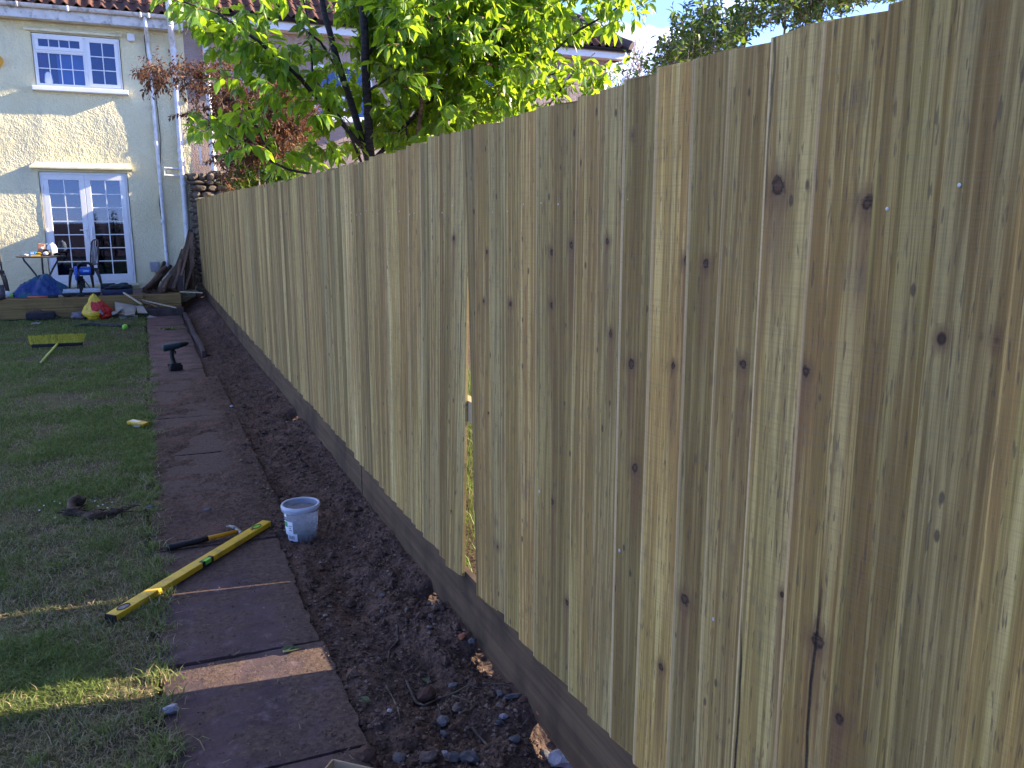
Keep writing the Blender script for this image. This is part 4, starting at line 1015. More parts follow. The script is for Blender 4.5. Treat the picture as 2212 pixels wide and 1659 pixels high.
PLUM = m_leaf('plum_leaf', [(0, (0.010, 0.026, 0.009)), (.65, (0.022, 0.060, 0.015)), (.92, (0.06, 0.12, 0.020)), (1, (0.13, 0.19, 0.025))], (.28, .42, .04), .28, .35, .45)
pb = [(1480, 128, 44, 1.0), (1440, 148, 26, .8), (1530, 70, 26, 1.0), (1545, 120, 34, 1.0), (1500, 100, 26, .9), (1600, 60, 26, 1.0), (1585, 100, 30, 1.0), (1620, 40, 18, .9), (1640, 15, 18, .9), (1525, 35, 16, .8), (1468, 60, 12, .8), (1475, 45, 10, .6), (1690, 35, 24, .9), (1700, 10, 22, .9), (1740, 45, 26, 1.0), (1770, 20, 30, 1.1), (1720, 70, 18, .9), (1820, 10, 34, 1.1), (1880, -10, 36, 1.0), (1680, -30, 50, 1), (1800, -50, 80, 1), (1560, -10, 16, .5), (1660, 62, 16, .7), (1950, -40, 60, 1)]
bush('plum_tree', 'dark small leaved tree against the sky above the near half of the fence', 'tree', pb, 5.4, 12, .064, .18, 10, .052, .028, .2, PLUM, GREYBARK, .30, (0, 0, 1.3),
     [([(1620, 320, 0), (1600, 160, 0), (1540, 90, 0), (1525, 10, 0)], .022, .005), ([(1600, 160, 0), (1500, 130, 0), (1440, 145, 0)], .014, .004), ([(1700, 260, 0), (1690, 120, 0), (1694, 0, 0), (1700, -80, 0)], .016, .008), ([(1720, 200, 0), (1770, 60, 0), (1800, -60, 0)], .02, .01), ([(1598, 150, 0), (1620, 50, 0), (1640, 0, 0)], .010, .004)])
bush('plum_sapling', 'small wispy leafy spray low over the fence between the house corner and the dark tree', 'shrub', [(1375, 152, 14, .7), (1395, 146, 14, .7), (1410, 152, 12, .6), (1365, 150, 6, .6)], 6.2, 14, .055, .14, 6, .05, .02, .3, PLUM, GREYBARK, .15, (-.5, 0, .2), [([(1440, 230, 0), (1420, 160, 0), (1370, 150, 0)], .008, .003)])
# distant bare tree seen as a pale tracery
r = np.random.default_rng(31); bt = MB(); c0 = on_y(1410, 170, 40.0)
FARB = plain('pale_distant_bark', (.42, .34, .36), .9, .1, 2)
def rec(p, d, L_, rad, n):
    q = p + d * L_; bt.tube([Vector(p), Vector((p + q) / 2 + r.normal(0, L_ * .04, 3)), Vector(q)], [rad, rad * .85, rad * .7], 5, False)
    if n == 0: return
    for _ in range(3): rec(q, unit(d + r.normal(0, .42, 3) + np.array([0, 0, .12])), L_ * .74, rad * .66, n - 1)
rec(np.array([c0.x, 40.0, 0]), np.array([0, 0, 1.0]), 3.6, .14, 5)
rec(np.array([c0.x, 40.0, 3.2]), unit(np.array([-.5, 0, 1.0])), 2.2, .08, 4)
tag(bt.build('bare_tree', FARB), 'distant leafless tree showing as fine pale twigs against the cloud', 'tree')

# conifers behind viewer: short pair mirrored in glass, tall unseen ones added for shade
CONI = m_leaf('dark_conifer_spray', [(0, (0.010, 0.024, 0.010)), (1, (0.030, 0.058, 0.020))], (.1, .2, .05), .15, .6, .2)
for i, (x, y, hh, rr2, lb) in enumerate([(-1.25, -6.2, 2.25, .42, 'short dark conifer mirrored in the right hand door glass'), (-2.05, -7.5, 2.1, .3, 'slim dark conifer mirrored beside the short one in the door glass'), (1.5, -4.6, 5.2, 1.5, 'broad tall unseen conifer added near the fence line to shade the near fence'), (3.4, -5.5, 6.0, 1.7, 'tallest unseen conifer added beyond the fence line to shade the near fence'), (-5.6, -5.0, 5.5, 1.5, 'tall unseen conifer added at the bottom left of the garden for shade'), (-8.2, -3.2, 5.0, 1.5, 'spreading unseen conifer added farthest left behind the viewer for shade')]):
    r = np.random.default_rng(60 + i); n = int(900 * max(.6, rr2)); t = thing('conifer', lb, 'tree', (x, y, 0), group='conifers behind the viewer')
    u = 1 - np.sqrt(r.random(n)) * .97; a = r.uniform(0, 6.283, n); q = rr2 * (1 - u) * r.uniform(.55, 1.05, n)
    P = np.stack([x + q * np.cos(a), y + q * np.sin(a), .15 + u * (hh - .15)], -1); Dv = np.stack([np.cos(a), np.sin(a), r.uniform(-.4, .5, n)], -1)
    Lf = r.uniform(.18, .42, n) * max(.35, min(1, rr2)); child(link_mesh('crown', leaves_mesh(P, Dv, np.tile([0, 0, 1.0], (n, 1)) + r.normal(0, .3, (n, 3)), Lf, Lf * .6, r.random(n), .2), CONI), t)
    part(MB().tube([(x, y, -.1), (x, y, hh * .9)], [.05 + .04 * rr2, .015], 8), 'trunk', BARK, t)
# ============================================================ grass
def blades(name, x, y, z, hgt, wid, tint, mat, lean=.6, seed=1):
    r = np.random.default_rng(seed); n = len(x); a = r.uniform(0, 6.283, n); b = r.uniform(0, 6.283, n); ln = r.uniform(.15, 1.0, n) * lean * hgt
    dx, dy = np.cos(a), np.sin(a); wx, wy = np.cos(b) * wid / 2, np.sin(b) * wid / 2
    V = np.empty((n, 5, 3))
    for i, (t, s) in enumerate(((0, 1), (0, -1), (.55, .75), (.55, -.75), (1, 0))):
        k = t * t; V[:, i, 0] = x + dx * ln * k + wx * s; V[:, i, 1] = y + dy * ln * k + wy * s; V[:, i, 2] = z + hgt * (t - .35 * k * (ln / hgt))
    o = (np.arange(n) * 5)[:, None]
    F4 = np.array([[0, 1, 3, 2]]) + o; F3 = np.array([[2, 3, 4]]) + o
    return link_mesh(name, np_mesh(name, V.reshape(-1, 3), F4, F3, {'tint': np.repeat(tint, 5)}), mat)
GRASS = m_blades('short_grass', [(0, (0.062, 0.098, 0.026)), (.35, (0.115, 0.168, 0.042)), (.62, (0.215, 0.26, 0.080)), (.72, (0.30, 0.24, 0.14)), (.86, (0.44, 0.345, 0.23)), (1.0, (0.16, 0.112, 0.08))])
r = np.random.default_rng(17); N = 430000
u = r.random(N); y0_, y1_ = 1.9, 16.2; p = -.75
gyy = ((y0_ ** p) + u * ((y1_ ** p) - (y0_ ** p))) ** (1 / p)
xw = np.minimum(.27 * gyy + .75, 5.5); gxx = lawn_edge(gyy) + .02 - xw * r.random(N)
pat = fbm(gxx * 2.1 + 4, gyy * 2.1, 4); pat2 = fbm(gxx * 7 + 14, gyy * 7, 3)
edge_d = (lawn_edge(gyy) - gxx)
lush = np.clip((pat - .44) * 6 + (pat2 - .5) * 2.2 - .55 * np.exp(-edge_d / .10) * (gyy < 9) + .35 * sstep(8, 12, gyy), -1, 1)
keep = r.random(N) < np.clip(.60 + .55 * lush, .12, 1)
gxx, gyy, lush, pat2 = gxx[keep], gyy[keep], lush[keep], pat2[keep]; n = len(gxx)
dry = r.random(n) < np.clip(.52 - .45 * lush - .26 * sstep(6, 11, gyy), .08, .95)
tint = np.where(dry, r.uniform(.66, 1.0, n), np.clip(r.normal(.34, .16, n) + .1 * pat2, 0, .64))
hgt = np.where(dry, r.uniform(.012, .042, n), r.uniform(.018, .045, n) * (1 + .5 * np.clip(lush, 0, 1))); wid = (.0028 + .00042 * gyy) * r.uniform(.7, 1.3, n)
gzz = -0.006 + (fbm(gxx * 2.2, gyy * 2.2, 4) - .5) * .035
tx_, ty_, th_ = [], [], []
for i in range(230):
    yy = (1.9 ** -.7 + r.random() * (13.0 ** -.7 - 1.9 ** -.7)) ** (1 / -.7); xx = lawn_edge(yy) + r.normal(.0, .018) if i < 120 else lawn_edge(yy) - r.random() * (.3 + .22 * yy)
    k_ = r.integers(14, 46); sp_ = r.uniform(.012, .04); tx_.append(xx + r.normal(0, sp_, k_)); ty_.append(yy + r.normal(0, sp_, k_)); th_.append(r.uniform(.03, .085, k_) * r.uniform(.6, 1.1))
tx_, ty_, th_ = np.concatenate(tx_), np.concatenate(ty_), np.concatenate(th_); k_ = len(tx_)
gxx = np.concatenate([gxx, tx_]); gyy = np.concatenate([gyy, ty_]); gzz = np.concatenate([gzz, np.full(k_, -.004)]); hgt = np.concatenate([hgt, th_]); wid = np.concatenate([wid, (.0032 + .0004 * ty_) * r.uniform(.7, 1.3, k_)])
tint = np.concatenate([tint, np.where(r.random(k_) < .25, r.uniform(.68, .9, k_), np.clip(r.normal(.42, .13, k_), .1, .64))])
g = blades('grass', gxx, gyy, gzz, hgt, wid, tint, GRASS, 1.5, 3); g['kind'] = 'stuff'
tag(g, 'short patchy lawn grass mixed with dry straw', 'grass')
# fallen straw and thatch
# grass growing beyond the fence, seen through the open gap
n = 9000; gx2 = r.uniform(1.27, 3.4, n); gy2 = r.uniform(2.6, 8.5, n)
g = blades('tall_grass', gx2, gy2, np.full(n, -.05), r.uniform(.08, .30, n), np.full(n, .006) * r.uniform(.6, 1.3, n), np.clip(r.normal(.45, .12, n), 0, .64), GRASS, .8, 5)
tag(g, 'long green grass behind the fence showing through the open gap', 'grass', kind='stuff')
# crumbs of soil, chips and straw lying on path and soil
def crumbs(name, mat, n, fxn, smin, smax, seed, flat=.6):
    r = np.random.default_rng(seed); x, y, z = fxn(r, n); n = len(x)
    base = np.array([(1, 0, 0), (-.9, .1, 0), (.1, 1, 0), (-.1, -.95, 0), (0, 0, .9), (0, .1, -.7)]); fc = np.array([(0, 2, 4), (2, 1, 4), (1, 3, 4), (3, 0, 4), (2, 0, 5), (1, 2, 5), (3, 1, 5), (0, 3, 5)])
    s = smin * (smax / smin) ** (r.random(n) ** 2.6); V = base[None] * (1 + r.normal(0, .22, (n, 6, 3))) * s[:, None, None]; V[:, :, 2] *= flat
    a = r.uniform(0, 6.28, n); c, sn = np.cos(a), np.sin(a); X_ = V[:, :, 0] * c[:, None] - V[:, :, 1] * sn[:, None]; Y_ = V[:, :, 0] * sn[:, None] + V[:, :, 1] * c[:, None]
    V = np.stack([X_ + x[:, None], Y_ + y[:, None], V[:, :, 2] + (z + s * .25)[:, None]], -1)
    me = np_mesh(name, V.reshape(-1, 3), None, (fc[None] + (np.arange(n) * 6)[:, None, None]).reshape(-1, 3), {'tint': np.repeat(r.random(n), 6)})
    return link_mesh(name, me, mat)
def soil_pts(r, n):
    y = (1.5 ** -.9 + r.random(n) * (13.0 ** -.9 - 1.5 ** -.9)) ** (1 / -.9); x = r.uniform(.50, 1.10, n); return x, y, gz(x, y)
def path_pts(r, n):
    y = (1.6 ** -.7 + r.random(n) * (10.0 ** -.7 - 1.6 ** -.7)) ** (1 / -.7); x = -.06 + .6 * r.random(n)
    d = fbm(x * 4 + 7, y * 4, 4) + .22 * sstep(3.8, 5.4, y) * (1 - sstep(8.6, 9.6, y)) + .16 * sstep(.3, .55, x); k = r.random(n) < sstep(.44, .66, d) * .95 + .05
    return x[k], y[k], np.maximum(0 * x[k] + .002, gz(x[k], y[k]))
CRUMB = m_blades('soil_crumb', [(0, (0.038, 0.025, 0.021)), (.6, (0.115, 0.078, 0.063)), (.955, (0.165, 0.117, 0.094)), (.985, (0.20, 0.155, 0.13)), (1, (0.26, 0.22, 0.19))], (0, 0, 0), 0.0, .95, .1)
tag(crumbs('soil_crumbs', CRUMB, 30000, soil_pts, .0012, .014, 3), 'loose crumbs of dark soil strewn along the dug bed', 'soil', kind='stuff')
tag(crumbs('path_crumbs', CRUMB, 9000, path_pts, .0009, .0065, 4), 'crumbs of soil and grit scattered over the paving', 'soil', kind='stuff')
def clod_pts(r, n):
    y = (1.6 ** -.6 + r.random(n) * (15.0 ** -.6 - 1.6 ** -.6)) ** (1 / -.6); x = r.uniform(.56, 1.08, n); return x, y, gz(x, y)
tag(crumbs('soil_clods', SOIL, 420, clod_pts, .012, .038, 14, .7), 'broken clods of dark earth along the dug bed', 'soil', kind='stuff')
def straw_pts():
    r = np.random.default_rng(8); n = 750
    y = (1.6 ** -.8 + r.random(n) * (11.0 ** -.8 - 1.6 ** -.8)) ** (1 / -.8); x = r.uniform(-.30, 1.08, n); return r, x, y
r, sx2, sy2 = straw_pts(); n = len(sx2)
zz = np.where(sx2 > .54, gz(sx2, sy2), np.where(sx2 > -.06, .003, .014)) + .004
a = r.uniform(0, 6.28, n); ln = r.uniform(.006, .036, n) ** 1.0; wd = r.uniform(.0007, .0018, n)
V = np.empty((n, 4, 3)); dx, dy = np.cos(a) * ln, np.sin(a) * ln; nxv, nyv = -np.sin(a) * wd, np.cos(a) * wd; tl = r.uniform(-.004, .008, n)
for i, (s, q) in enumerate(((0, -1), (1, -1), (1, 1), (0, 1))):
    V[:, i, 0] = sx2 + dx * s + nxv * q; V[:, i, 1] = sy2 + dy * s + nyv * q; V[:, i, 2] = zz + tl * s
STRAW = m_blades('dry_straw', [(0, (0.05, 0.038, 0.026)), (.6, (0.12, 0.092, 0.062)), (1, (0.24, 0.20, 0.14))], (.2, .15, .1), .1, .8)
o = link_mesh('straw', np_mesh('straw', V.reshape(-1, 3), np.arange(n * 4).reshape(n, 4), None, {'tint': np.repeat(r.random(n), 4)}), STRAW)
tag(o, 'bits of dry straw and root fibre littering soil and path', 'straw', kind='stuff')

# ============================================================ stones, roots, leaves on the ground
SLATE = m_stone('blue_grey_stone', (0.080, 0.078, 0.086), (0.145, 0.142, 0.152), (0.058, 0.055, 0.060), 2.0, .5)
SANDST = m_stone('pinkish_sandstone', (0.10, 0.075, 0.066), (0.17, 0.13, 0.115), (0.08, 0.06, 0.055), 2.0, .5)
TERRA = m_stone('terracotta_shard', (0.26, 0.09, 0.045), (0.36, 0.14, 0.07), (0.22, 0.08, 0.045), 3.0, .3)
PALEST = m_stone('pale_flint', (0.24, 0.23, 0.26), (0.38, 0.37, 0.40), (0.20, 0.19, 0.22), 3.0, .3)
BRICK = m_stone('dirty_brick', (0.060, 0.034, 0.027), (0.115, 0.062, 0.046), (0.045, 0.028, 0.024), 2.0, .6)
def spot(px, py, dz=0.0):
    p = on_z(px, py, 0); 
    for _ in range(6):
        z = float(gz(p.x, p.y)) if p.x > .545 else (0.0 if p.x > -.06 else .004); p = on_z(px, py, z)
    return p + Vector((0, 0, dz))
def cr(x, y): return ((1100 + x / 1.991) * .71125, (1500 + y / 1.991) * .71125)
SN = [(408, 812, .024, SLATE, 'blue grey pebble alone on dark soil near the orange shard'), (605, 870, .036, TERRA, 'orange terracotta shard lying beside the gravel board'), (668, 897, .032, SLATE, 'dull blue slate piece just right of the orange shard'),
      (580, 1300, .040, SANDST, 'angular pinkish stone among the roots'), (385, 1232, .066, BRICK, 'dark half buried brick end behind the tangled root'), (910, 1240, .060, SLATE, 'long thin flat sliver of slate propped near the sunlit soil'),
      (832, 1288, .028, SANDST, 'pinkish stone at the left edge of the sunlit soil'), (978, 1252, .036, BRICK, 'rusty brown lump above the sunlit soil beside the board'), (855, 1352, .026, PALEST, 'pale chip catching the low sun'),
      (488, 1388, .044, SLATE, 'grey blue stone with a pale sunlit tip beside it'), (500, 1585, .030, PALEST, 'round pale pebble at the bottom of the bed'), (553, 1602, .044, SLATE, 'grey blue stone right of the round pale pebble'),
      (645, 1612, .058, SLATE, 'large smooth blue grey stone at the bottom of the bed'), (925, 1500, .040, SLATE, 'grey stone half way between the fence foot and the largest blue stone'), (1108, 1590, .034, SLATE, 'small blue grey stone left of the big pale rock'),
      (1225, 1630, .085, PALEST, 'big pale blue rock at the foot of the near fence'), (225, 1610, .042, SLATE, 'dull grey stone by the lower path corner'), (400, 1605, .046, SANDST, 'brownish stone in the bottom middle of the bed'),
      (168, 1320, .020, PALEST, 'tiny white chip on the soil beside the path'), (1068, 1332, .018, TERRA, 'little orange fragment in the sunlit soil by the board'), (30, 1590, .060, BRICK, 'dark red brick corner at the end of the path slab')]
for i, (x, y, s, mt, lb) in enumerate(SN):
    p = spot(*cr(x, y)); q = random.Random(i * 7)
    el = (1.0, .75, .55) if 'sliver' not in lb else (.35, 1.0, .22)
    R = Matrix.Rotation(q.uniform(0, 3), 4, 'Z') @ Matrix.Rotation(q.uniform(-.3, .3), 4, 'X')
    o = MB().blob(p + Vector((0, 0, s * .2)), [s * .62 * k for k in el], 2, .22, 1.3, i * 2.3 + 1, 0, R).build('stone' if mt not in (TERRA, BRICK) else 'brick_fragment', mt)
    tag(o, lb, 'stone' if mt not in (TERRA, BRICK) else 'brick fragment')
rs = random.Random(77)
for i in range(64):
    yy = 1.75 + 1.75 * rs.random() ** 1.5; xx = rs.uniform(.62, 1.08) if rs.random() < .5 else rs.uniform(.86, 1.09); s = rs.uniform(.006, .021)
    mt = rs.choice([SLATE, SANDST, SANDST, BRICK, STONE, STONE, BRICK])
    R = Matrix.Rotation(rs.uniform(0, 3), 4, 'Z') @ Matrix.Rotation(rs.uniform(-.4, .4), 4, 'X')
    o = MB().blob((xx, yy, float(gz(xx, yy)) + s * .25), (s, s * .75, s * .6), 1, .25, 1.4, i * 1.7, 0, R).build('pebble', mt)
    tag(o, 'small rough pebble loose in the soil at the near foot of the fence', 'pebble', 'pebbles strewn in the near soil bed')
for px, py, s, mt, lb in [(325, 1101, .030, SLATE, 'grey stone on the lawn right of the knotted root'), (371, 1538, .028, PALEST, 'lavender grey pebble at the path edge below the sunlit strip'), (632, 1162, .0, None, ''), (448, 1106, .026, SLATE, 'flat grey stone on the dirty slabs left of the bucket'), (500, 880, .02, PALEST, 'pale chip of stone on the soil near the fence sunspots')]:
    if not mt: continue
    p = spot(px, py); o = MB().blob(p + Vector((0, 0, s * .4)), (s, s * .8, s * .6), 2, .22, 1.4, px * .1).build('stone', mt); tag(o, lb, 'stone')
ROOT = m_bark('dry_root', (0.048, 0.036, 0.028), (0.12, 0.094, 0.072))
RT = [([(205, 868), (212, 900), (160, 960), (145, 1045)], .009, .004, .05, 'upright broken root sticking out of the soil'), ([(262, 1182), (300, 1225), (330, 1285), (380, 1302), (440, 1270), (560, 1225), (650, 1175), (712, 1200)], .007, .004, .025, 'long tangled root snaking across the soil bed'),
      ([(590, 1395), (640, 1345), (695, 1298)], .008, .005, .03, 'pale straight stick lying by the sunlit soil'), ([(672, 1468), (720, 1505), (770, 1542)], .008, .005, .02, 'short brown stick near the bottom stones'), ([(140, 1195), (190, 1250), (225, 1310), (240, 1400)], .006, .003, .015, 'thin root running down beside the path'),
      ([(540, 1270), (600, 1265), (660, 1295)], .006, .004, .02, 'short curved root above the pinkish stone'), ([(730, 1195), (820, 1170), (910, 1165)], .006, .003, .02, 'slender root reaching toward the gravel board'), ([(460, 1330), (475, 1365), (450, 1415), (410, 1405)], .004, .002, .03, 'curled sunlit rootlet beside the grey blue stone'), ([(620, 1480), (650, 1445), (700, 1440)], .008, .006, .02, 'stubby bent root below the pale stick')]
for pts, r0, r1, dz, lb in RT:
    pp = [spot(*cr(*q)) + Vector((0, 0, r0 + (dz if i in (0,) else .004))) for i, q in enumerate(pts)]
    m = MB(); limb(m, pp, r0 * .75, r1 * .75, 7, .02); tag(m.build('root' if 'stick' not in lb else 'stick', ROOT, smooth=True), lb, 'root' if 'stick' not in lb else 'stick')
fm = MB(); rf = random.Random(9)
for i in range(170):
    cx_, cy_ = rf.choice([(150, 1150), (330, 1210), (820, 1400), (640, 1190), (300, 1050)]); p = spot(*cr(cx_ + rf.gauss(0, 70), cy_ + rf.gauss(0, 45)))
    d = Vector((rf.uniform(-1, 1), rf.uniform(-1, 1), 0)) * rf.uniform(.02, .055)
    fm.tube([p + Vector((0, 0, .004)), p + d * .5 + Vector((rf.uniform(-.01, .01), rf.uniform(-.01, .01), rf.uniform(.008, .025))), p + d + Vector((0, 0, .004))], [.0016, .0014, .0007], 4, False)
tag(fm.build('root_fibres', ROOT), 'matted fine root fibres among the soil', 'roots', kind='stuff')
DEADLEAF = m_leaf('fallen_leaf', [(0, (0.05, 0.07, 0.045)), (1, (0.09, 0.12, 0.07))], (.2, .25, .1), .1, .7, .2)
for px, py, L_, a, lb in [(612, 1413, .075, .2, 'limp grey green leaf lying on the slab above the sunlit strip'), (*cr(385, 1150), .04, 1.0, 'small fresh green leaf on the soil left of the fence foot'), (*cr(45, 1268), .05, 2.0, 'dull leaf on the soil right against the slab edge')]:
    p = spot(px, py) + Vector((0, 0, .008))
    me = leaves_mesh([p, p], [(math.cos(a), math.sin(a), .05), (math.cos(a + .6), math.sin(a + .6), .1)], [(0, 0, 1), (.1, .1, 1)], [L_, L_ * .8], [L_ * .6, L_ * .6], np.array([.4, .8]), .1); me.name = 'leaf'
    tag(link_mesh('fallen_leaf', me, DEADLEAF), lb, 'leaf')
wp = on_z(369, 712, 0.0); P_, D_, N_, L2, W2 = [], [], [], [], []; rr_ = np.random.default_rng(2)
for i in range(46):
    a = rr_.uniform(0, 6.28); P_.append((wp.x + rr_.normal(0, .09), wp.y + rr_.normal(0, .06), .005)); D_.append((math.cos(a), math.sin(a), rr_.uniform(.1, .9))); N_.append((0.1, 0, 1)); L2.append(rr_.uniform(.05, .11)); W2.append(.03)
tag(link_mesh('weed', leaves_mesh(P_, D_, N_, L2, W2, rr_.random(46), .3), LAUREL), 'low green weed sprouting from a joint of the far path', 'weed')
dm = MB()
for px, py in [(95, 1092), (118, 1083), (130, 1087), (205, 1082), (212, 1093), (232, 1097), (120, 1118), (85, 1102), (242, 1085), (222, 1090)]:
    p = on_z(px, py, .02); dm.blob(p, (.006, .006, .004), 1, .1)
tag(dm.build('daisies', plain('white_petals', (.8, .8, .78), .7, .05)), 'tiny white daisies in the grass by the knotted root', 'daisies', kind='stuff')

# ============================================================ tools on the path
YEL = plain('yellow_enamel', (0.62, 0.40, 0.015), .38, .1, 14, spec=.5, dirt=.35)
GRNV = NT('green_vial'); GRNV = GRNV.done(GRNV.bsdf((0.16, 0.55, 0.06), .1, None, 0, .6))
STEEL = plain('dull_steel', (0.16, 0.16, 0.17), .45, .2, 40, .85)
a = on_z(240, 1336, .018); b = on_z(577, 1131, .018); d = b - a; Lv = d.length; ang = math.atan2(d.y, d.x)
lev = thing('spirit_level', 'yellow spirit level lying aslant from the lawn across the path', 'spirit level', (a + b) / 2 + Vector((0, 0, .004)), ang)
part(MB().box((0, 0, 0), (Lv, .056, .028), None, .003), 'body', YEL, lev, False, auto=True)
for s in (-1, 1):
    part(MB().box((s * (Lv / 2 + .001), 0, 0), (.006, .058, .030), None, .002), 'end_cap', BLACKP, lev, False)
    x = s * (Lv / 2 - (.10 if s > 0 else .075)); ring = MB().lathe([(.017, .0145), (.021, .0145), (.021, .0165), (.017, .0165)], 20, Matrix.Translation((x, 0, 0)) @ Matrix.Scale(1.7, 4, (1, 0, 0)), True)
    part(ring, 'vial_ring', BLACKP, lev, False)
    part(MB().lathe([(0, .0150), (.017, .0150), (.017, .0145)], 20, Matrix.Translation((x, 0, 0)) @ Matrix.Scale(1.7, 4, (1, 0, 0))), 'vial', GRNV if s > 0 else STEEL, lev, False)
xm = .03
part(MB().box((xm, -.0165, .0005), (.085, .027, .0305), None, .003), 'vial_housing', BLACKP, lev, False)
part(MB().box((xm, -.0185, .0040), (.050, .0255, .0255), None, .006), 'vial', GRNV, lev, False)
part(MB().lathe([(0, .0142), (.006, .0142), (.006, .0150), (0, .0150)], 12, Matrix.Translation((Lv / 2 - .145, 0, 0))), 'hang_hole', BLACKP, lev, False)

a = on_z(360, 1184, .02); b = on_z(516, 1148, .022); d = (b - a).normalized(); Lh = (b - a).length; ang = math.atan2(d.y, d.x)
ham = thing('hammer', 'claw hammer with black grip and yellow shaft half under the spirit level', 'hammer', a, ang)
fg = Lh * .56
part(MB().tube([(0, 0, 0), (.012, 0, 0), (fg * .3, 0, 0), (fg * .75, 0, .001), (fg, 0, .002)], [.014, .0185, .0165, .017, .0145], 12), 'grip', BLACKP, ham, False, smooth=True)
part(MB().tube([(fg - .004, 0, .002), (fg + .01, 0, .002), (Lh * .98, 0, .004)], [.0135, .0128, .0105], 12), 'shaft', plain('amber_shaft', (.60, .30, .015), .4, .1, 20, dirt=.3), ham, False, smooth=True)
hd = MB().tube([(Lh, -.055, .004), (Lh, -.030, .004), (Lh, -.024, .004), (Lh, .018, .004), (Lh, .045, .006)], [.0145, .0145, .010, .013, .010], 12)
hd.tube([(Lh - .004, .035, .006), (Lh - .012, .07, .008), (Lh - .035, .10, .010)], [.010, .007, .003], 8).tube([(Lh + .006, .035, .006), (Lh + .0, .07, .008), (Lh - .020, .105, .010)], [.010, .007, .003], 8)
part(hd, 'head', STEEL, ham, False, smooth=True)

# bucket of nails
bp = on_z(653, 1163, -.012); bz = float(gz(bp.x, bp.y)); bp = on_z(653, 1163, bz)
BUCK = NT('clear_plastic'); t = BUCK
di = t.bsdf((0.74, 0.78, 0.86), .3, None, 0, .5); trl = t.n('ShaderNodeBsdfTranslucent'); t.put(trl, 0, (.70, .76, .86, 1)); tp = t.n('ShaderNodeBsdfTransparent'); t.put(tp, 0, (.95, .97, 1, 1))
m1 = t.n('ShaderNodeMixShader'); t.put(m1, 0, .35); t.put(m1, 1, di); t.put(m1, 2, trl.outputs[0]); m2 = t.n('ShaderNodeMixShader'); t.put(m2, 0, .80); t.put(m2, 1, m1.outputs[0]); t.put(m2, 2, tp.outputs[0]); BUCK = t.done(m2.outputs[0])
RIMM = NT('frosted_plastic_rim'); RIMM = RIMM.done(RIMM.bsdf((0.62, 0.68, 0.80), .35, None, 0, .5, Transmission_Weight=0.35, IOR=1.4))
buk = thing('bucket', 'clear plastic tub with a white label holding nails on the soil beside the path', 'bucket', bp)
BH, RB, RT_ = .202, .081, .096
part(MB().lathe([(0, .002), (RB - .006, .002), (RB, .008), (RT_, BH), (RT_ - .0025, BH), (RB - .0025, .010), (0, .0045)], 40), 'tub', BUCK, buk, False, smooth=True)
part(MB().lathe([(RT_ - .001, BH - .030), (RT_ + .008, BH - .028), (RT_ + .010, BH - .004), (RT_ + .006, BH + .004), (RT_ - .003, BH + .003), (RT_ - .003, BH - .002), (RT_ + .001, BH - .005)], 40, None, True), 'rim', RIMM, buk, False, smooth=True)
LABM = plain('white_paper_label', (.74, .76, .80), .6, .05, 30); GRL = plain('green_print', (.06, .30, .13), .6, .1, 30); BARC = plain('dark_print', (.05, .055, .08), .6, .1, 30)
def wrap(a0, a1, z0, z1, off=.0012, n=8):
    vs = []; m = MB()
    for j in range(2):
        z = (z0, z1)[j]; rr = RB + (RT_ - RB) * (z - .008) / (BH - .008) + off
        vs += [(rr * math.cos(a0 + (a1 - a0) * i / n), rr * math.sin(a0 + (a1 - a0) * i / n), z) for i in range(n + 1)]
    return m.add(vs, [(i, i + 1, n + 2 + i, n + 1 + i) for i in range(n)])
aw = math.atan2(-bp.y, -bp.x)      # towards the viewer's side of the garden
lab = part(wrap(aw - 1.35, aw - .55, .045, .125), 'label', LABM, buk, False)
part(wrap(aw - 1.30, aw - .95, .092, .121, .0020), 'green_panel', GRL, lab, False)
part(wrap(aw - 1.05, aw - .30, .014, .058, .0016), 'label', LABM, buk, False)
bcm = MB()
for i in range(11):
    k = aw - .92 + i * .042; q = wrap(k, k + (.012 if i % 3 else .022), .026, .046, .0024, 1); bcm.add(q.v, q.f)
part(bcm, 'barcode', BARC, lab, False)
tx = MB()
for j in range(3):
    for i in range(4 - j % 2):
        k = aw - .86 + i * .065; q = wrap(k, k + .045, .098 - j * .012, .103 - j * .012, .0022, 1); tx.add(q.v, q.f)
part(tx, 'small_print', BARC, lab, False)
part(wrap(aw - 1.25, aw - .98, .150, .172), 'label', LABM, buk, False)
nmh = MB(); rn = random.Random(3)
for i in range(420):
    a = rn.uniform(0, 6.28); q = .070 * math.sqrt(rn.random()); z = rn.uniform(.012, .085 - .02 * rn.random()); c_ = Vector((bp.x + q * math.cos(a), bp.y + q * math.sin(a), bz + z)); d = Vector((rn.gauss(0, 1), rn.gauss(0, 1), rn.gauss(0, .5))).normalized() * .022
    e1, e2 = c_ - d, c_ + d
    for e in (e1, e2):
        v = Vector((e.x - bp.x, e.y - bp.y)); 
        if v.length > .079: v = v.normalized() * .079; e.x = bp.x + v.x; e.y = bp.y + v.y
        e.z = max(e.z, bz + .006)
    nmh.tube([e1, e2], .0014, 4, False)
tag(nmh.build('nails', plain('bluish_galvanised', (.16, .22, .25), .45, .2, 60, .5)), 'heap of galvanised nails inside the clear plastic tub', 'nails', kind='stuff')

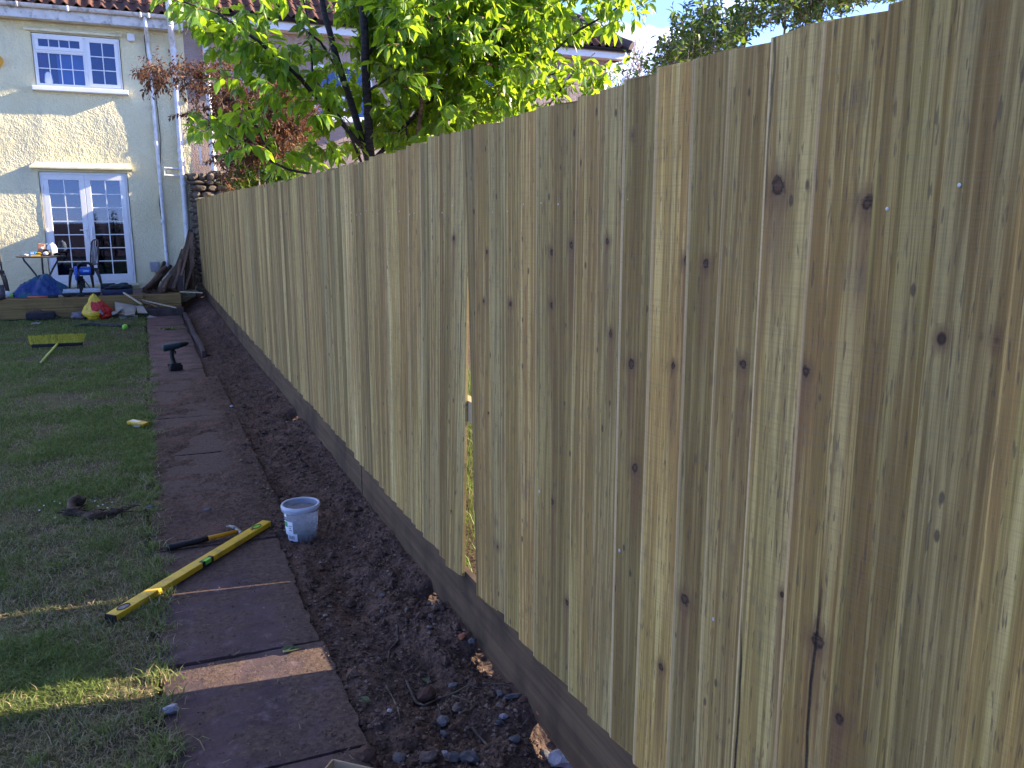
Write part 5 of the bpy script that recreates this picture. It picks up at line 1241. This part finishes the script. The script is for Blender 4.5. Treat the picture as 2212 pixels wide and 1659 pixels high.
# cordless drill standing on its battery
dp = on_z(379, 800, 0.004); TEAL = plain('teal_plastic', (0.006, 0.030, 0.037), .45, .15, 30, spec=.45)
drl = thing('cordless_drill', 'teal and black cordless drill standing on its battery on the far path', 'drill', dp, RAD(14))
k = 1.12
part(MB().box((.005 * k, 0, .031 * k), (.125 * k, .078 * k, .058 * k), None, .012).box((.005 * k, 0, .066 * k), (.10 * k, .065 * k, .022 * k), None, .008), 'battery', BLACKP, drl, False, auto=True)
part(MB().tube([(-.010 * k, 0, .07 * k), (-.012 * k, 0, .085 * k), (-.022 * k, 0, .14 * k), (-.020 * k, 0, .205 * k), (-.01 * k, 0, .225 * k)], [.034 * k, .024 * k, .020 * k, .023 * k, .030 * k], 12).box((.012 * k, 0, .185 * k), (.016 * k, .014 * k, .030 * k), None, .004), 'handle', BLACKP, drl, False, auto=True)
part(MB().tube([(-.105 * k, 0, .235 * k), (-.10 * k, 0, .236 * k), (-.04 * k, 0, .243 * k), (.04 * k, 0, .252 * k), (.06 * k, 0, .255 * k)], [.026 * k, .036 * k, .037 * k, .036 * k, .031 * k], 16), 'motor_housing', TEAL, drl, False, auto=True)
part(MB().tube([(.06 * k, 0, .255 * k), (.075 * k, 0, .257 * k), (.10 * k, 0, .260 * k), (.125 * k, 0, .263 * k), (.145 * k, 0, .265 * k)], [.030 * k, .029 * k, .027 * k, .022 * k, .012 * k], 14), 'chuck', BLACKP, drl, False, auto=True)
part(MB().tube([(.14 * k, 0, .265 * k), (.195 * k, 0, .271 * k)], .0035 * k, 6), 'bit', STEEL, drl, False)
part(MB().tube([(-.045, .0, .07), (-.075, .01, .075), (-.06, .02, .045), (-.05, .0, .06)], .006, 6), 'belt_hook', BLACKP, drl, False)

# yard broom lying upside down
hc = on_z(124, 744, .05); YB = plain('yellow_bristle', (0.50, 0.42, 0.03), .6, .25, 40)
brm = thing('broom', 'yellow bristled yard broom lying upside down on the lawn', 'broom', (hc.x, hc.y, .0), RAD(-4))
part(MB().box((0, 0, .045), (.60, .055, .045), None, .008), 'head', BLACKP, brm, False)
bb = MB(); rb = random.Random(2)
for i in range(380):
    x = rb.uniform(-.31, .31); y = rb.uniform(-.02, .03); sp = x * .10 + rb.uniform(-.012, .012); hh = rb.uniform(.09, .118)
    if abs(x) < .012: hh *= .35
    p0 = Vector((x, y, .065)); p1 = Vector((x + sp, y + .03 + rb.uniform(-.01, .02), .065 + hh)); bb.tube([p0, p1], [.0042, .0032], 4, False)
part(bb, 'bristles', YB, brm, False)
he = on_z(86, 786, .012); hl = Matrix.Rotation(RAD(4), 4, 'Z') @ (he - Vector((hc.x, hc.y, 0)))
part(MB().tube([(0, -.01, .055), (hl.x * .03, hl.y * .03 - .01, .055), hl], [.019, .015, .015], 10), 'handle', plain('lime_handle', (.52, .55, .10), .4, .1, 10), brm, False, smooth=True)
part(MB().tube([hl * 1.0, hl * 1.012], [.0165, .0165], 10), 'end_cap', BLACKP, brm, False)

# yellow packet and knotted root on the lawn
pk = on_z(298, 917, .02); o = thing('packet', 'crushed yellow packet lying on the lawn edge', 'packet', pk, RAD(-35))
part(MB().box((0, 0, .012), (.15, .085, .03), Matrix.Rotation(.12, 3, 'Y'), .008), 'carton', YEL, o, False, auto=True)
part(MB().box((-.02, -.002, .0295), (.07, .04, .002), Matrix.Rotation(.12, 3, 'Y')), 'printed_panel', WHITEP, o, False)
part(MB().box((.03, -.055, .002), (.06, .04, .004), Matrix.Rotation(.3, 3, 'X')), 'torn_flap', plain('grey_card', (.25, .23, .22), .8, .1, 20), o, False)
rw = MB(); p1 = on_z(152, 1108, .03); p2 = on_z(205, 1115, .02); p3 = on_z(262, 1104, .03); p4 = on_z(160, 1086, .05)
limb(rw, [p4 + Vector((.02, .03, .012)), p4 + Vector((-.01, 0, .008)), p1, p2, p3], .032, .014, 10, .02)
for _ in range(26):
    q_ = random.choice([p1, p2, p3, p1.lerp(p2, .5), p2.lerp(p3, .5)]) + Vector((random.gauss(0, .03), random.gauss(0, .012), random.uniform(0, .03))); rw.tube([q_, q_ + Vector((random.uniform(.02, .07), random.gauss(0, .015), random.gauss(0, .012)))], [.006, .002], 5)
rw.blob(p4 + Vector((.02, .02, .0)), (.045, .035, .03), 2, .35, 1.8, 3).blob(p1 + Vector((.02, 0, .0)), (.055, .04, .03), 2, .3, 1.8, 5).blob(p2, (.07, .035, .028), 2, .3, 1.6, 9).blob(p3 + Vector((-.02, 0, 0)), (.035, .025, .025), 2, .3, 1.6, 11)
tag(rw.build('dead_root', m_bark('peeling_root_bark', (0.022, 0.015, 0.011), (0.080, 0.052, 0.034)), smooth=True), 'knotted brown lump of dead root lying on the lawn', 'root')
# carton at the bottom of the picture
CARD = plain('corrugated_card', (0.42, 0.31, 0.19), .85, .12, 8, bump=.2)
bx = on_z(719, 1640, .16); box = thing('cardboard_box', 'open brown cardboard box at the near end of the path', 'box', (bx.x, bx.y, 0), RAD(48))
wl, th = .30, .004
part(MB().box((-wl / 2, -wl / 2, .004), (wl, wl, .004)), 'base', CARD, box, False)
for nm_, c_, s_ in (('side', (-wl / 2, 0, .082), (wl, th, .156)), ('side', (-wl / 2, -wl, .082), (wl, th, .156)), ('side', (0, -wl / 2, .082), (th, wl - .006, .156)), ('side', (-wl, -wl / 2, .082), (th, wl - .006, .156))):
    part(MB().box(c_, s_), nm_, CARD, box, False)
# ============================================================ things on and by the patio
def dk(cx_, cy_, z=DZ): return on_z(cx_ / 7.78, 497.9 + cy_ / 7.78, z)
def dkY(cx_, cy_, Y): return on_y(cx_ / 7.78, 497.9 + cy_ / 7.78, Y)
BRONZE = plain('bronze_metal', (0.060, 0.048, 0.045), .5, .2, 20, .3, spec=.5)
TY = 17.25
tc_ = dkY(690, 435, TY); TZ = tc_.z - DZ
tab = thing('bistro_table', 'round dark metal bistro table loaded with bottles and boxes on the patio', 'table', (tc_.x, TY, DZ), RAD(20))
part(MB().lathe([(0, TZ - .012), (.38, TZ - .012), (.40, TZ - .004), (.40, TZ + .008), (.37, TZ + .012), (0, TZ + .010)], 36), 'top', BRONZE, tab, False, auto=True)
for i in range(3):
    a = i * 2.094 + .3; q = lambda r_, z: (r_ * math.cos(a), r_ * math.sin(a), z)
    m = MB(); m.tube([q(.33, TZ - .02), q(.31, TZ - .08), q(.22, TZ - .20), q(.13, TZ - .33), q(.10, TZ - .42), q(.13, TZ - .52), q(.27, .02), q(.30, .012)], .016, 8); part(m, 'leg', BRONZE, tab, False, smooth=True)
part(MB().lathe([(.105 + .011 * math.cos(t), TZ - .40 + .011 * math.sin(t)) for t in np.linspace(0, 6.283, 8, endpoint=False)], 20, None, True), 'ring', BRONZE, tab, False, smooth=True)
def chair(name, label, p, rz):
    t = thing(name, label, 'chair', p, rz, 'metal slatted garden chairs')
    m = MB().box((0, 0, .44), (.40, .38, .03), None, .012)
    for i in range(6): m.box((0, -.15 + i * .06, .457), (.36, .035, .006), None, .002)
    part(m, 'seat', BRONZE, t, False, auto=True)
    for sx_ in (-1, 1):
        for sy_ in (-1, 1):
            part(MB().tube([(sx_ * .165, sy_ * .155, .43), (sx_ * .20, sy_ * .185, .30), (sx_ * .235, sy_ * .22, .0)], [.034, .028, .014], 8), 'leg', BRONZE, t, False, smooth=True)
    m = MB().tube([(-.19, .18, .44), (-.185, .205, .70), (-.165, .235, .92), (-.10, .25, .96), (0, .255, .97), (.10, .25, .96), (.165, .235, .92), (.185, .205, .70), (.19, .18, .44)], .014, 8)
    part(m, 'back_frame', BRONZE, t, False, smooth=True)
    m = MB()
    for x in (-.10, -.035, .035, .10): m.tube([(x * .9, .18, .52), (x, .215, .75), (x * 1.25, .25, .955)], .009, 6)
    m.tube([(-.185, .19, .54), (0, .183, .51), (.185, .19, .54)], .010, 6); part(m, 'back_slats', BRONZE, t, False, smooth=True)
    return t
p = dkY(1440, 860, 17.3); chair('garden_chair', 'dark metal chair standing behind the blue saw', (p.x, 17.2, DZ), RAD(-68))
p = dkY(-110, 860, 17.3); chair('garden_chair', 'dark metal chair cut off by the left edge of the picture', (p.x, 17.1, DZ), RAD(12))

# mitre saw
BLUE = plain('blue_enamel', (0.012, 0.085, 0.42), .35, .15, 15, spec=.5); ALU = plain('cast_aluminium', (0.42, 0.45, 0.50), .4, .12, 20, .5)
sp_ = dkY(1370, 1085, 16.47); saw = thing('mitre_saw', 'blue and black chop saw with grey base at the front edge of the patio', 'mitre saw', (sp_.x, 16.5, DZ))
part(MB().box((.0, .0, .045), (.60, .20, .05), None, .01).box((-.22, -.02, .012), (.06, .22, .024), None, .004).box((.24, -.02, .012), (.06, .22, .024), None, .004).box((0, -.10, .03), (.10, .06, .045), None, .01), 'base', BLACKP, saw, False, auto=True)
part(MB().box((-.155, .0, .082), (.27, .13, .028), None, .006), 'table_wing', ALU, saw, False); part(MB().box((.165, .0, .086), (.29, .13, .036), None, .006), 'table_wing', ALU, saw, False)
part(MB().box((-.155, .06, .10), (.26, .022, .06), None, .004).box((.165, .06, .105), (.27, .022, .07), None, .004), 'fence_plate', ALU, saw, False)
part(MB().box((.01, .11, .18), (.11, .10, .24), None, .02).box((.0, .09, .30), (.09, .09, .10), None, .015), 'column', BLACKP, saw, False, auto=True)
Mr = Matrix.Translation((-.045, .03, .40)) @ Matrix.Rotation(RAD(90), 4, 'Y')
part(MB().lathe([(0, -.028), (.115, -.028), (.128, -.018), (.128, .018), (.115, .028), (0, .028)], 28, Mr), 'blade_guard', BLUE, saw, False, auto=True)
part(MB().lathe([(0, -.002), (.125, -.002), (.125, .002), (0, .002)], 36, Matrix.Translation((-.045, .02, .33)) @ Matrix.Rotation(RAD(90), 4, 'Y')), 'blade', STEEL, saw, False)
part(MB().tube([(.0, .03, .44), (.05, .03, .44), (.17, .03, .44), (.19, .03, .44)], [.07, .078, .076, .06], 18).box((.11, -.045, .44), (.16, .03, .075), None, .012), 'motor', BLUE, saw, False, auto=True)
part(MB().box((.11, -.063, .445), (.095, .004, .028)), 'maker_plate', plain('pale_blue_print', (.25, .42, .75), .5, .1, 20), saw, False)
part(MB().tube([(-.01, .0, .49), (.0, -.02, .56), (.06, -.02, .585), (.16, -.02, .58), (.215, -.01, .53), (.215, .0, .42), (.20, .02, .38)], [.026, .024, .022, .022, .026, .03, .03], 10), 'handle', BLACKP, saw, False, smooth=True)
part(MB().tube([(.03, .12, .30), (.09, .12, .22), (.14, .10, .13), (.18, .08, .10)], .009, 6), 'cable', BLACKP, saw, False)

# blue tarpaulin
TARP = NT('blue_tarpaulin'); t = TARP; pv = t.obj(); TARP = t.done(t.bsdf(t.mix(t.mapr(t.noise(pv, 5, 4), .45, .6), (0.004, 0.040, 0.17), (0.006, 0.085, 0.13)), .36, t.bump(t.noise(pv, 9, 5, .6, 1.5), .7, .05), 0, .5))
tp_ = dkY(640, 1060, 16.75); V = []; F = []; na, nr_ = 110, 34
TPR = [(0, 0.0), (.5, .05), (1.2, -.02), (2.0, .03)]
for j in range(nr_ + 1):
    t_ = j / nr_
    for i in range(na):
        a = 2 * math.pi * i / na; ca, sa = math.cos(a), math.sin(a)
        rid = lambda f_, s_: 1 - 2 * abs(mnoise.noise(Vector((ca * f_ + s_, sa * f_, t_ * f_ * .9))))
        fold = .16 * mnoise.noise(Vector((ca * 1.7, sa * 1.7 + 4, t_ * 1.4))) + .09 * rid(2.3, 1.0) * t_ + .045 * rid(5.0, 7.0) + .02 * rid(11.0, 3.0)
        rx = .47 * t_ ** .8 * (1 + fold * .9); ry = .30 * t_ ** .8 * (1 + fold)
        pk = .31 * max(0, 1 - t_) ** .72 * (1 + 1.1 * fold) + .05 * rid(3.5, 9.0) * (1 - t_) * t_ * 2
        z = pk + .10 * math.exp(-((rx * ca - .10) / .12) ** 2 - ((t_ - .25) / .3) ** 2) - .09 * math.exp(-((rx * ca + .12) / .10) ** 2 - ((t_ - .55) / .25) ** 2) * (sa < 0)
        V.append((tp_.x + rx * ca + .04 * t_ + .06 * (1 - t_), 16.78 + ry * sa, DZ + max(z, .006)))
for j in range(nr_):
    for i in range(na): F.append((j * na + i, j * na + (i + 1) % na, (j + 1) * na + (i + 1) % na, (j + 1) * na + i))
tag(MB().add(V, F).build('tarpaulin', TARP, auto=True), 'crumpled blue tarpaulin heaped under the bistro table', 'tarpaulin')

# teal tool tray, hammer on the deck, small litter on the deck
p = dkY(1975, 1080, 16.6); tb = thing('tool_case', 'open dark teal tool case full of gear right of the saw', 'tool case', (p.x, 16.62, DZ), RAD(3))
part(MB().box((0, 0, .055), (.50, .30, .10), None, .015), 'base', plain('dark_navy_plastic', (.015, .022, .06), .45, .2, 10), tb, False, auto=True)
part(MB().box((-.14, .16, .12), (.24, .035, .16), Matrix.Rotation(.2, 3, 'X'), .01), 'lid', TEAL, tb, False, auto=True)
part(MB().blob((.06, .0, .14), (.20, .10, .055), 3, .30, 1.8, 4), 'jigsaw', TEAL, tb, False, smooth=True)
part(MB().box((.20, -.04, .13), (.09, .08, .09), None, .012).box((.20, -.082, .13), (.03, .004, .03)), 'battery', BLACKP, tb, False, auto=True)
part(MB().tube([(-.2, -.10, .12), (-.1, -.12, .14), (.05, -.12, .12)], .018, 8), 'cable', BLACKP, tb, False)
p = dkY(790, 1085, 16.35); hm2 = thing('sledge_hammer', 'orange handled mallet lying along the deck edge', 'mallet', (p.x, 16.37, DZ + .02), RAD(178))
part(MB().tube([(-.02, 0, .0), (.30, 0, .005)], [.015, .014], 8), 'handle', plain('orange_handle', (.62, .15, .05), .45, .1, 10), hm2, False, smooth=True)
part(MB().box((-.09, 0, .006), (.16, .05, .05), None, .008), 'head', BLACKP, hm2, False, auto=True)
p = dkY(1000, 1070, 16.4); tag(MB().box((p.x, 16.42, DZ + .02), (.09, .08, .035), Matrix.Rotation(.5, 3, 'Z'), .003).build('timber_offcut', PALEWOOD), 'pale timber offcut between the mallet head and the saw base', 'offcut')
p = dkY(110, 1000, 16.7); tag(MB().blob((p.x, 16.65, DZ + .055), (.085, .06, .062), 3, .3, 1.8, 3, .85).build('plastic_bag', WHITEP, smooth=True), 'small crumpled white plastic bag under the left chair', 'bag')
p = dkY(178, 1000, 16.6); tag(MB().blob((p.x, 16.6, DZ + .045), (.035, .035, .045), 2, .1, 1.8, 6).build('ball', plain('lime_green', (.30, .55, .10), .5, .1, 10), smooth=True), 'little lime green ball beside the white plastic bag', 'ball')
p = dkY(30, 1080, 16.45); gl = thing('work_boot', 'dark grey boot with a yellow mark at the left picture edge', 'boot', (p.x, 16.42, DZ), RAD(-100))
part(MB().tube([(-.02, 0, .24), (-.03, 0, .12), (-.02, 0, .06), (.06, 0, .05), (.16, 0, .045), (.19, 0, .04)], [.045, .05, .055, .05, .045, .03], 12), 'upper', plain('dark_grey_suede', (.09, .08, .085), .8, .2, 20), gl, False, smooth=True)
part(MB().box((.06, 0, .012), (.28, .09, .024), None, .01), 'sole', BLACKP, gl, False); part(MB().blob((.17, 0, .055), (.03, .03, .02), 1, .1), 'toe_mark', plain('bright_yellow', (.7, .62, .03), .5, .1, 10), gl, False)

# on the table
def ontab(cx_, dy): q = dkY(cx_, 400, TY + dy); return Vector((q.x, TY + dy, DZ + TZ + .012))
q = ontab(885, .05); jug = thing('jug', 'translucent white plastic jug with handle on the table', 'jug', q)
part(MB().lathe([(0, 0), (.075, 0), (.082, .02), (.082, .14), (.06, .19), (.035, .205), (.032, .225), (0, .225)], 20), 'body', WHITEP, jug, False, auto=True)
part(MB().tube([(-.05, 0, .20), (-.09, 0, .205), (-.105, 0, .15), (-.10, 0, .06), (-.078, 0, .04)], .012, 8), 'handle', WHITEP, jug, False, smooth=True)
q = ontab(558, -.05); tub = thing('tub', 'small blue and white tub on the left of the table', 'tub', q)
part(MB().box((0, 0, .038), (.10, .08, .075), None, .008), 'body', plain('sky_blue_card', (.05, .30, .62), .5, .1, 20), tub, False); part(MB().box((-.01, -.042, .05), (.05, .003, .025)), 'printed_panel', WHITEP, tub, False)
q = ontab(655, .0); tag(MB().blob(q + Vector((0, 0, .03)), (.055, .05, .032), 2, .15, 1.5, 2).build('glove', plain('mustard_cloth', (.45, .27, .02), .8, .2, 20), smooth=True), 'crumpled mustard yellow glove next to the blue tub', 'glove')
q = ontab(700, .14); tag(MB().box(q + Vector((0, 0, .11)), (.105, .06, .20), Matrix.Rotation(.15, 3, 'Y'), .006).build('brick', plain('salmon_brick', (.55, .26, .17), .85, .12, 30)), 'salmon coloured block standing at the back of the table', 'brick')
q = ontab(785, -.08); mk = thing('dust_mask', 'black dust mask with a pale filter on the table', 'mask', q)
part(MB().blob((0, 0, .06), (.07, .05, .06), 3, .15, 1.5, 8, .95), 'shell', BLACKP, mk, False, smooth=True); part(MB().blob((-.012, -.047, .045), (.045, .014, .032), 2, .08, 1.5, 1), 'filter', WHITEP, mk, False, smooth=True)
q = ontab(590, -.22); tag(MB().bar(q + Vector((-.07, 0, .012)), q + Vector((.08, .01, .012)), .018, .03, .003).build('folding_rule', YEL), 'yellow folding rule along the front of the table', 'rule')
q = ontab(440, -.1); tag(MB().blob(q + Vector((0, 0, .02)), (.035, .03, .02), 2, .25, 1.6, 5).build('paper_scrap', WHITEP), 'screwed up white paper at the left edge of the table', 'paper')
q = ontab(725, .05); tag(MB().blob(q + Vector((0, -.03, .135)), (.035, .03, .025), 2, .25, 1.6, 7, .9, None).build('cloth_scrap', WHITEP), 'scrap of white cloth lying on the dust mask', 'cloth')
q = ontab(960, -.12); tag(MB().tube([q + Vector((-.06, 0, .02)), q + Vector((0, .01, .035)), q + Vector((.06, 0, .02))], [.02, .026, .018], 8).build('hand_torch', BLACKP, smooth=True), 'stubby black torch lying right of the white jug', 'torch')

# at the foot of the deck
RED2 = plain('scarlet_plastic', (0.55, 0.025, 0.018), .42, .12, 8, spec=.5); YEL2 = plain('canary_plastic', (0.66, 0.45, 0.03), .42, .12, 8, spec=.5)
p = on_z((1660) / 7.78, 497.9 + 1510 / 7.78, 0); p.y = min(p.y, 15.95); p = on_y(1660 / 7.78, 497.9 + 1510 / 7.78, 15.8); bagx = p.x
bg_ = thing('carrier_bag', 'red and yellow plastic sack slumped on the grass by the deck', 'bag', (bagx, 15.8, 0))
SB = MB()
def sackpt(d):
    k = 1 + .20 * mnoise.noise(d * 1.6 + Vector((3, 1, 7))) + .10 * (1 - 2 * abs(mnoise.noise(d * 3.3 + Vector((9, 2, 4))))) + .05 * (1 - 2 * abs(mnoise.noise(d * 7 + Vector((1, 5, 4)))))
    p = Vector((d.x * .205 * k, d.y * .15 * k, d.z * .145 * k + .125))
    top = max(0, (d.z - .25) / .75) ** 1.6
    p.x += -.085 * top * (1 if d.z > 0 else 0) ; p.z += .15 * top * (1 - .35 * abs(d.x)); p.x *= 1 - .45 * top; p.y *= 1 - .35 * top
    p.z = max(p.z, .004); return p
_b = bmesh.new(); bmesh.ops.create_icosphere(_b, subdivisions=5, radius=1.0); _b.verts.index_update()
DV = [v.co.copy() for v in _b.verts]; V = [sackpt(d) for d in DV]; F = [[v.index for v in f_.verts] for f_ in _b.faces]; _b.free()
def isred(f_):
    c_ = sum((V[i] for i in f_), Vector()) / 3; wv = .035 * mnoise.noise(c_ * 9) + .012 * mnoise.noise(c_ * 30)
    if c_.z > .30 + wv: return False
    if c_.x + wv < -.115 + (c_.z - .10) * .18: return False
    if c_.z < .115 + wv + c_.x * -.35 and c_.x < .04 + wv: return False
    if .12 < c_.z + wv < .15 and c_.x < .06: return c_.x > -.05 + wv and c_.z > .15
    return True
part(MB().add(V, [f_ for f_ in F if isred(f_)]), 'red_panel', RED2, bg_, False, smooth=True)
part(MB().add(V, [f_ for f_ in F if not isred(f_)]), 'yellow_panel', YEL2, bg_, False, smooth=True)
part(MB().box((.055, -.155, .13), (.035, .006, .085), Matrix.Rotation(-.6, 3, 'Y')), 'grey_print', plain('grey_print', (.2, .22, .26), .5, .1), bg_, False)
BOARD = plain('chalky_board', (0.40, 0.36, 0.28), .85, .12, 5, dirt=.25)
def c6(x, y): return ((250 + x * .1808) * .71125, (750 + y * .1808) * .71125)
BD = [((545, 920), (915, 985), (880, 1150), (560, 1110), 'largest pale board leaning behind the broken pieces', .0), ((905, 985), (1015, 985), (1095, 1105), (930, 1100), 'right hand pale board tilted on the heap', .0), ((700, 1015), (860, 1000), (880, 1120), (715, 1150), 'small square pale board in the middle of the heap', -.06),
      ((610, 1150), (935, 1140), (930, 1185), (640, 1240), 'flat pale board lying lowest at the front of the heap', -.10), ((490, 1090), (650, 1050), (610, 1100), (500, 1140), 'narrow pale strip sticking out left toward the red sack', -.08), ((555, 1020), (650, 990), (690, 1030), (590, 1090), 'pale board sliver propped at the upper left of the heap', -.03), ((1130, 1145), (1300, 1190), (1290, 1205), (1060, 1190), 'thin pale batten offcut pointing right toward the path', -.05)]
for i, (a_, b_, c_, d_, lb, dyo) in enumerate(BD):
    q = []
    ys = [c6(*k)[1] for k in (a_, b_, c_, d_)]; yb = max(ys)
    base = on_z(c6(*d_)[0], yb, .01).y if max(ys) > 678 else 15.95
    for k in (a_, b_, c_, d_):
        px, py = c6(*k); Yk = min(16.2, 15.72 + (yb - py) * .022) + dyo
        q.append(on_y(px, py, Yk))
    nrm = (q[1] - q[0]).cross(q[2] - q[0]).normalized()
    if nrm.y > 0: nrm = -nrm
    m = MB(); m.add([v for v in q] + [v - nrm * .012 for v in q], [(0, 1, 2, 3), (7, 6, 5, 4), (0, 4, 5, 1), (1, 5, 6, 2), (2, 6, 7, 3), (3, 7, 4, 0)])
    tag(m.build('board_offcut', BOARD), lb, 'board', 'broken pale boards heaped by the deck')
p = dk(700, 1485, 0.0); p = on_y(690 / 7.78, 497.9 + 1480 / 7.78, 16.0); tg = thing('tool_bag', 'low black tool bag lying against the sleepers', 'bag', (p.x, 16.02, 0))
part(MB().box((0, 0, .075), (.44, .20, .13), None, .04), 'body', plain('black_canvas', (.022, .020, .026), .75, .3, 15, bump=.4), tg, False, auto=True)
part(MB().tube([(-.12, 0, .135), (-.08, 0, .17), (.0, 0, .175), (.03, 0, .14)], .012, 6), 'carry_handle', plain('maroon_webbing', (.12, .05, .05), .7, .2), tg, False, smooth=True)
part(MB().tube([(.20, -.05, .10), (.27, -.06, .05), (.36, -.08, .015)], [.02, .016, .010], 6), 'strap', BLACKP, tg, False, smooth=True)
p = on_y(1335 / 7.78, 497.9 + 1470 / 7.78, 15.95); tag(MB().blob((p.x, 15.95, .055), (.11, .08, .065), 3, .25, 1.8, 12, .8).build('grey_bag', plain('dull_grey_film', (.17, .15, .17), .5, .15, 10), smooth=True), 'dull grey plastic bundle between tool bag and red sack', 'bag')
p = on_y(1455 / 7.78, 497.9 + 1420 / 7.78, 16.05); tag(MB().box((p.x, 16.08, .09), (.07, .10, .14), Matrix.Rotation(.2, 3, 'Y'), .01).build('dark_block', BLACKP), 'small black box half hidden behind the red sack', 'box')
p = dk(605, 1560, .01); tag(MB().blob(p, (.075, .09, .012), 2, .2, 1.5, 3).build('paper_scrap', PALEST), 'flat whitish scrap on the grass in front of the tool bag', 'scrap')
a = dk(1215, 1615, .02); b = dk(1560, 1575, .03); c_ = dk(2180, 1612, .02)
tag(MB().tube([a, (a + b) / 2 + Vector((0, 0, .01)), b, (b + c_) / 2, c_], [.008, .022, .035, .030, .022], 8).build('rubber_strip', plain('black_rubber', (.028, .03, .032), .7, .2, 20), smooth=True), 'long black rubber strip lying across the far lawn', 'strip')
p = dk(2103, 1640, .035); p = on_z(2103 / 7.78, 497.9 + 1665 / 7.78, 0); o = MB().blob((p.x, p.y, .042), (.042, .042, .042), 3, .0).build('tennis_ball', plain('lime_felt', (.30, .62, .07), .9, .1, 60), smooth=True); tag(o, 'bright green ball on the lawn beside the black strip', 'ball')
# battens leaning on the deck
def batten(a, b, Ya, Yb, wd, th, mat, lb, name='batten'):
    pa = on_y(*c6(*a), Ya); pb_ = on_y(*c6(*b), Yb); tag(MB().bar(pa, pb_, wd, th, .003).build(name, mat), lb, 'batten')
batten((690, 765), (1000, 965), 16.3, 16.0, .035, .02, PALEWOOD, 'pale batten slanting down from the tool case to the ground')
batten((990, 890), (1585, 1022), 16.22, 15.86, .03, .02, PALEWOOD, 'long thin batten slanting right down onto the concrete step')
batten((860, 850), (1270, 1010), 16.26, 15.95, .04, .02, OLDWOOD2, 'darker batten slanting down between the two pale ones')
batten((1640, 752), (2025, 770), 16.5, 16.4, .03, .022, PALEWOOD, 'white ended batten lying level between deck and fence')
# old timbers stacked in the corner
def c2(x, y): return (x / 2.836 * .71125, (480 + y / 2.836) * .71125)
TM = [((1375, 1135), (1505, 965), .11, OLDWOOD2, 16.9, 17.9, 1), ((1265, 1110), (1425, 940), .085, OLDWOOD2, 16.9, 17.8, 1), ((1470, 1130), (1590, 790), .12, OLDWOOD, 17.0, 18.0, 0), ((1530, 1130), (1640, 620), .085, OLDWOOD, 17.2, 18.05, 0), ((1565, 1010), (1640, 700), .05, OLDWOOD2, 17.0, 17.9, 0), ((1595, 1130), (1660, 930), .05, OLDWOOD2, 17.0, 17.6, 0), ((1240, 1130), (1400, 1010), .075, OLDWOOD, 16.8, 17.4, 1), ((1330, 1125), (1415, 900), .08, OLDWOOD, 17.4, 18.1, 1), ((1420, 1130), (1540, 900), .10, OLDWOOD, 17.3, 18.1, 1), ((1660, 1140), (1650, 640), .09, OLDWOOD2, 17.5, 17.75, 0)]
TM += [((1300, 1130), (1470, 930), .07, OLDWOOD, 17.2, 18.0, 1), ((1440, 1130), (1600, 760), .06, OLDWOOD2, 17.25, 18.0, 0), ((1500, 1130), (1560, 880), .08, OLDWOOD2, 16.95, 17.6, 1), ((1250, 1135), (1340, 1040), .09, OLDWOOD, 17.1, 17.5, 1), ((1610, 1130), (1625, 760), .11, OLDWOOD, 17.35, 17.9, 0), ((1400, 1132), (1470, 1010), .07, OLDWOOD2, 16.8, 17.2, 1)]
TL = ['round weathered log at the front of the corner pile', 'short weathered log left of the round one in the corner', 'thick dark rotten post leaning in the house corner', 'tall dark plank leaning highest against the stone wall', 'narrow brown lath leaning over the dark plank', 'short pale stake at the right of the corner pile', 'dark log lying lowest at the left of the corner pile', 'broken dark stump under the downpipe foot', 'dark split log half hidden behind the round log', 'weathered upright plank against the stone wall face', 'thin dark log lying behind the short weathered log', 'narrow brown plank between the dark posts in the corner', 'stubby brown log in the middle of the corner pile', 'rotten log end at the back left of the corner pile', 'wide blackened plank at the back of the corner pile', 'short brown log end lowest in front of the pile']
for (a, b, wd, mt, Ya, Yb, rnd), lb in zip(TM, TL):
    pa = on_y(*c2(*a), Ya); pb_ = on_y(*c2(*b), Yb); m = MB()
    if pa.z < DZ - .02: pa.z = DZ - .02
    if rnd: limb(m, [pa, (pa + pb_) / 2 + Vector((.01, 0, .01)), pb_], wd * .55, wd * .45, 9, .03)
    else: m.bar(pa, pb_, wd, wd * .45, .008)
    tag(m.build('old_log' if rnd else 'old_plank', mt, auto=True), lb, 'log' if rnd else 'plank')
p = on_y(*c2(1555, 1080), 16.95); tag(MB().box((p.x, 17.0, DZ + .14), (.10, .05, .30), Matrix.Rotation(.12, 3, 'Y'), .006).build('concrete_spur', CONC), 'pale concrete stub standing in front of the old timbers', 'concrete block')
lm = MB(); rl = random.Random(6)
for i in range(90):
    p = on_y(*c2(1230 + rl.random() * 330, 1120 - rl.random() ** 2 * 130), 16.9 + rl.random() * .8); p.z = DZ + rl.random() ** 2 * .05; lm.blob(p, (rl.uniform(.015, .05), rl.uniform(.015, .04), rl.uniform(.01, .03)), 1, .3, 1.5, i)
tag(lm.build('wood_debris', OLDWOOD), 'rotten wood crumbs heaped under the old timbers', 'debris', kind='stuff')
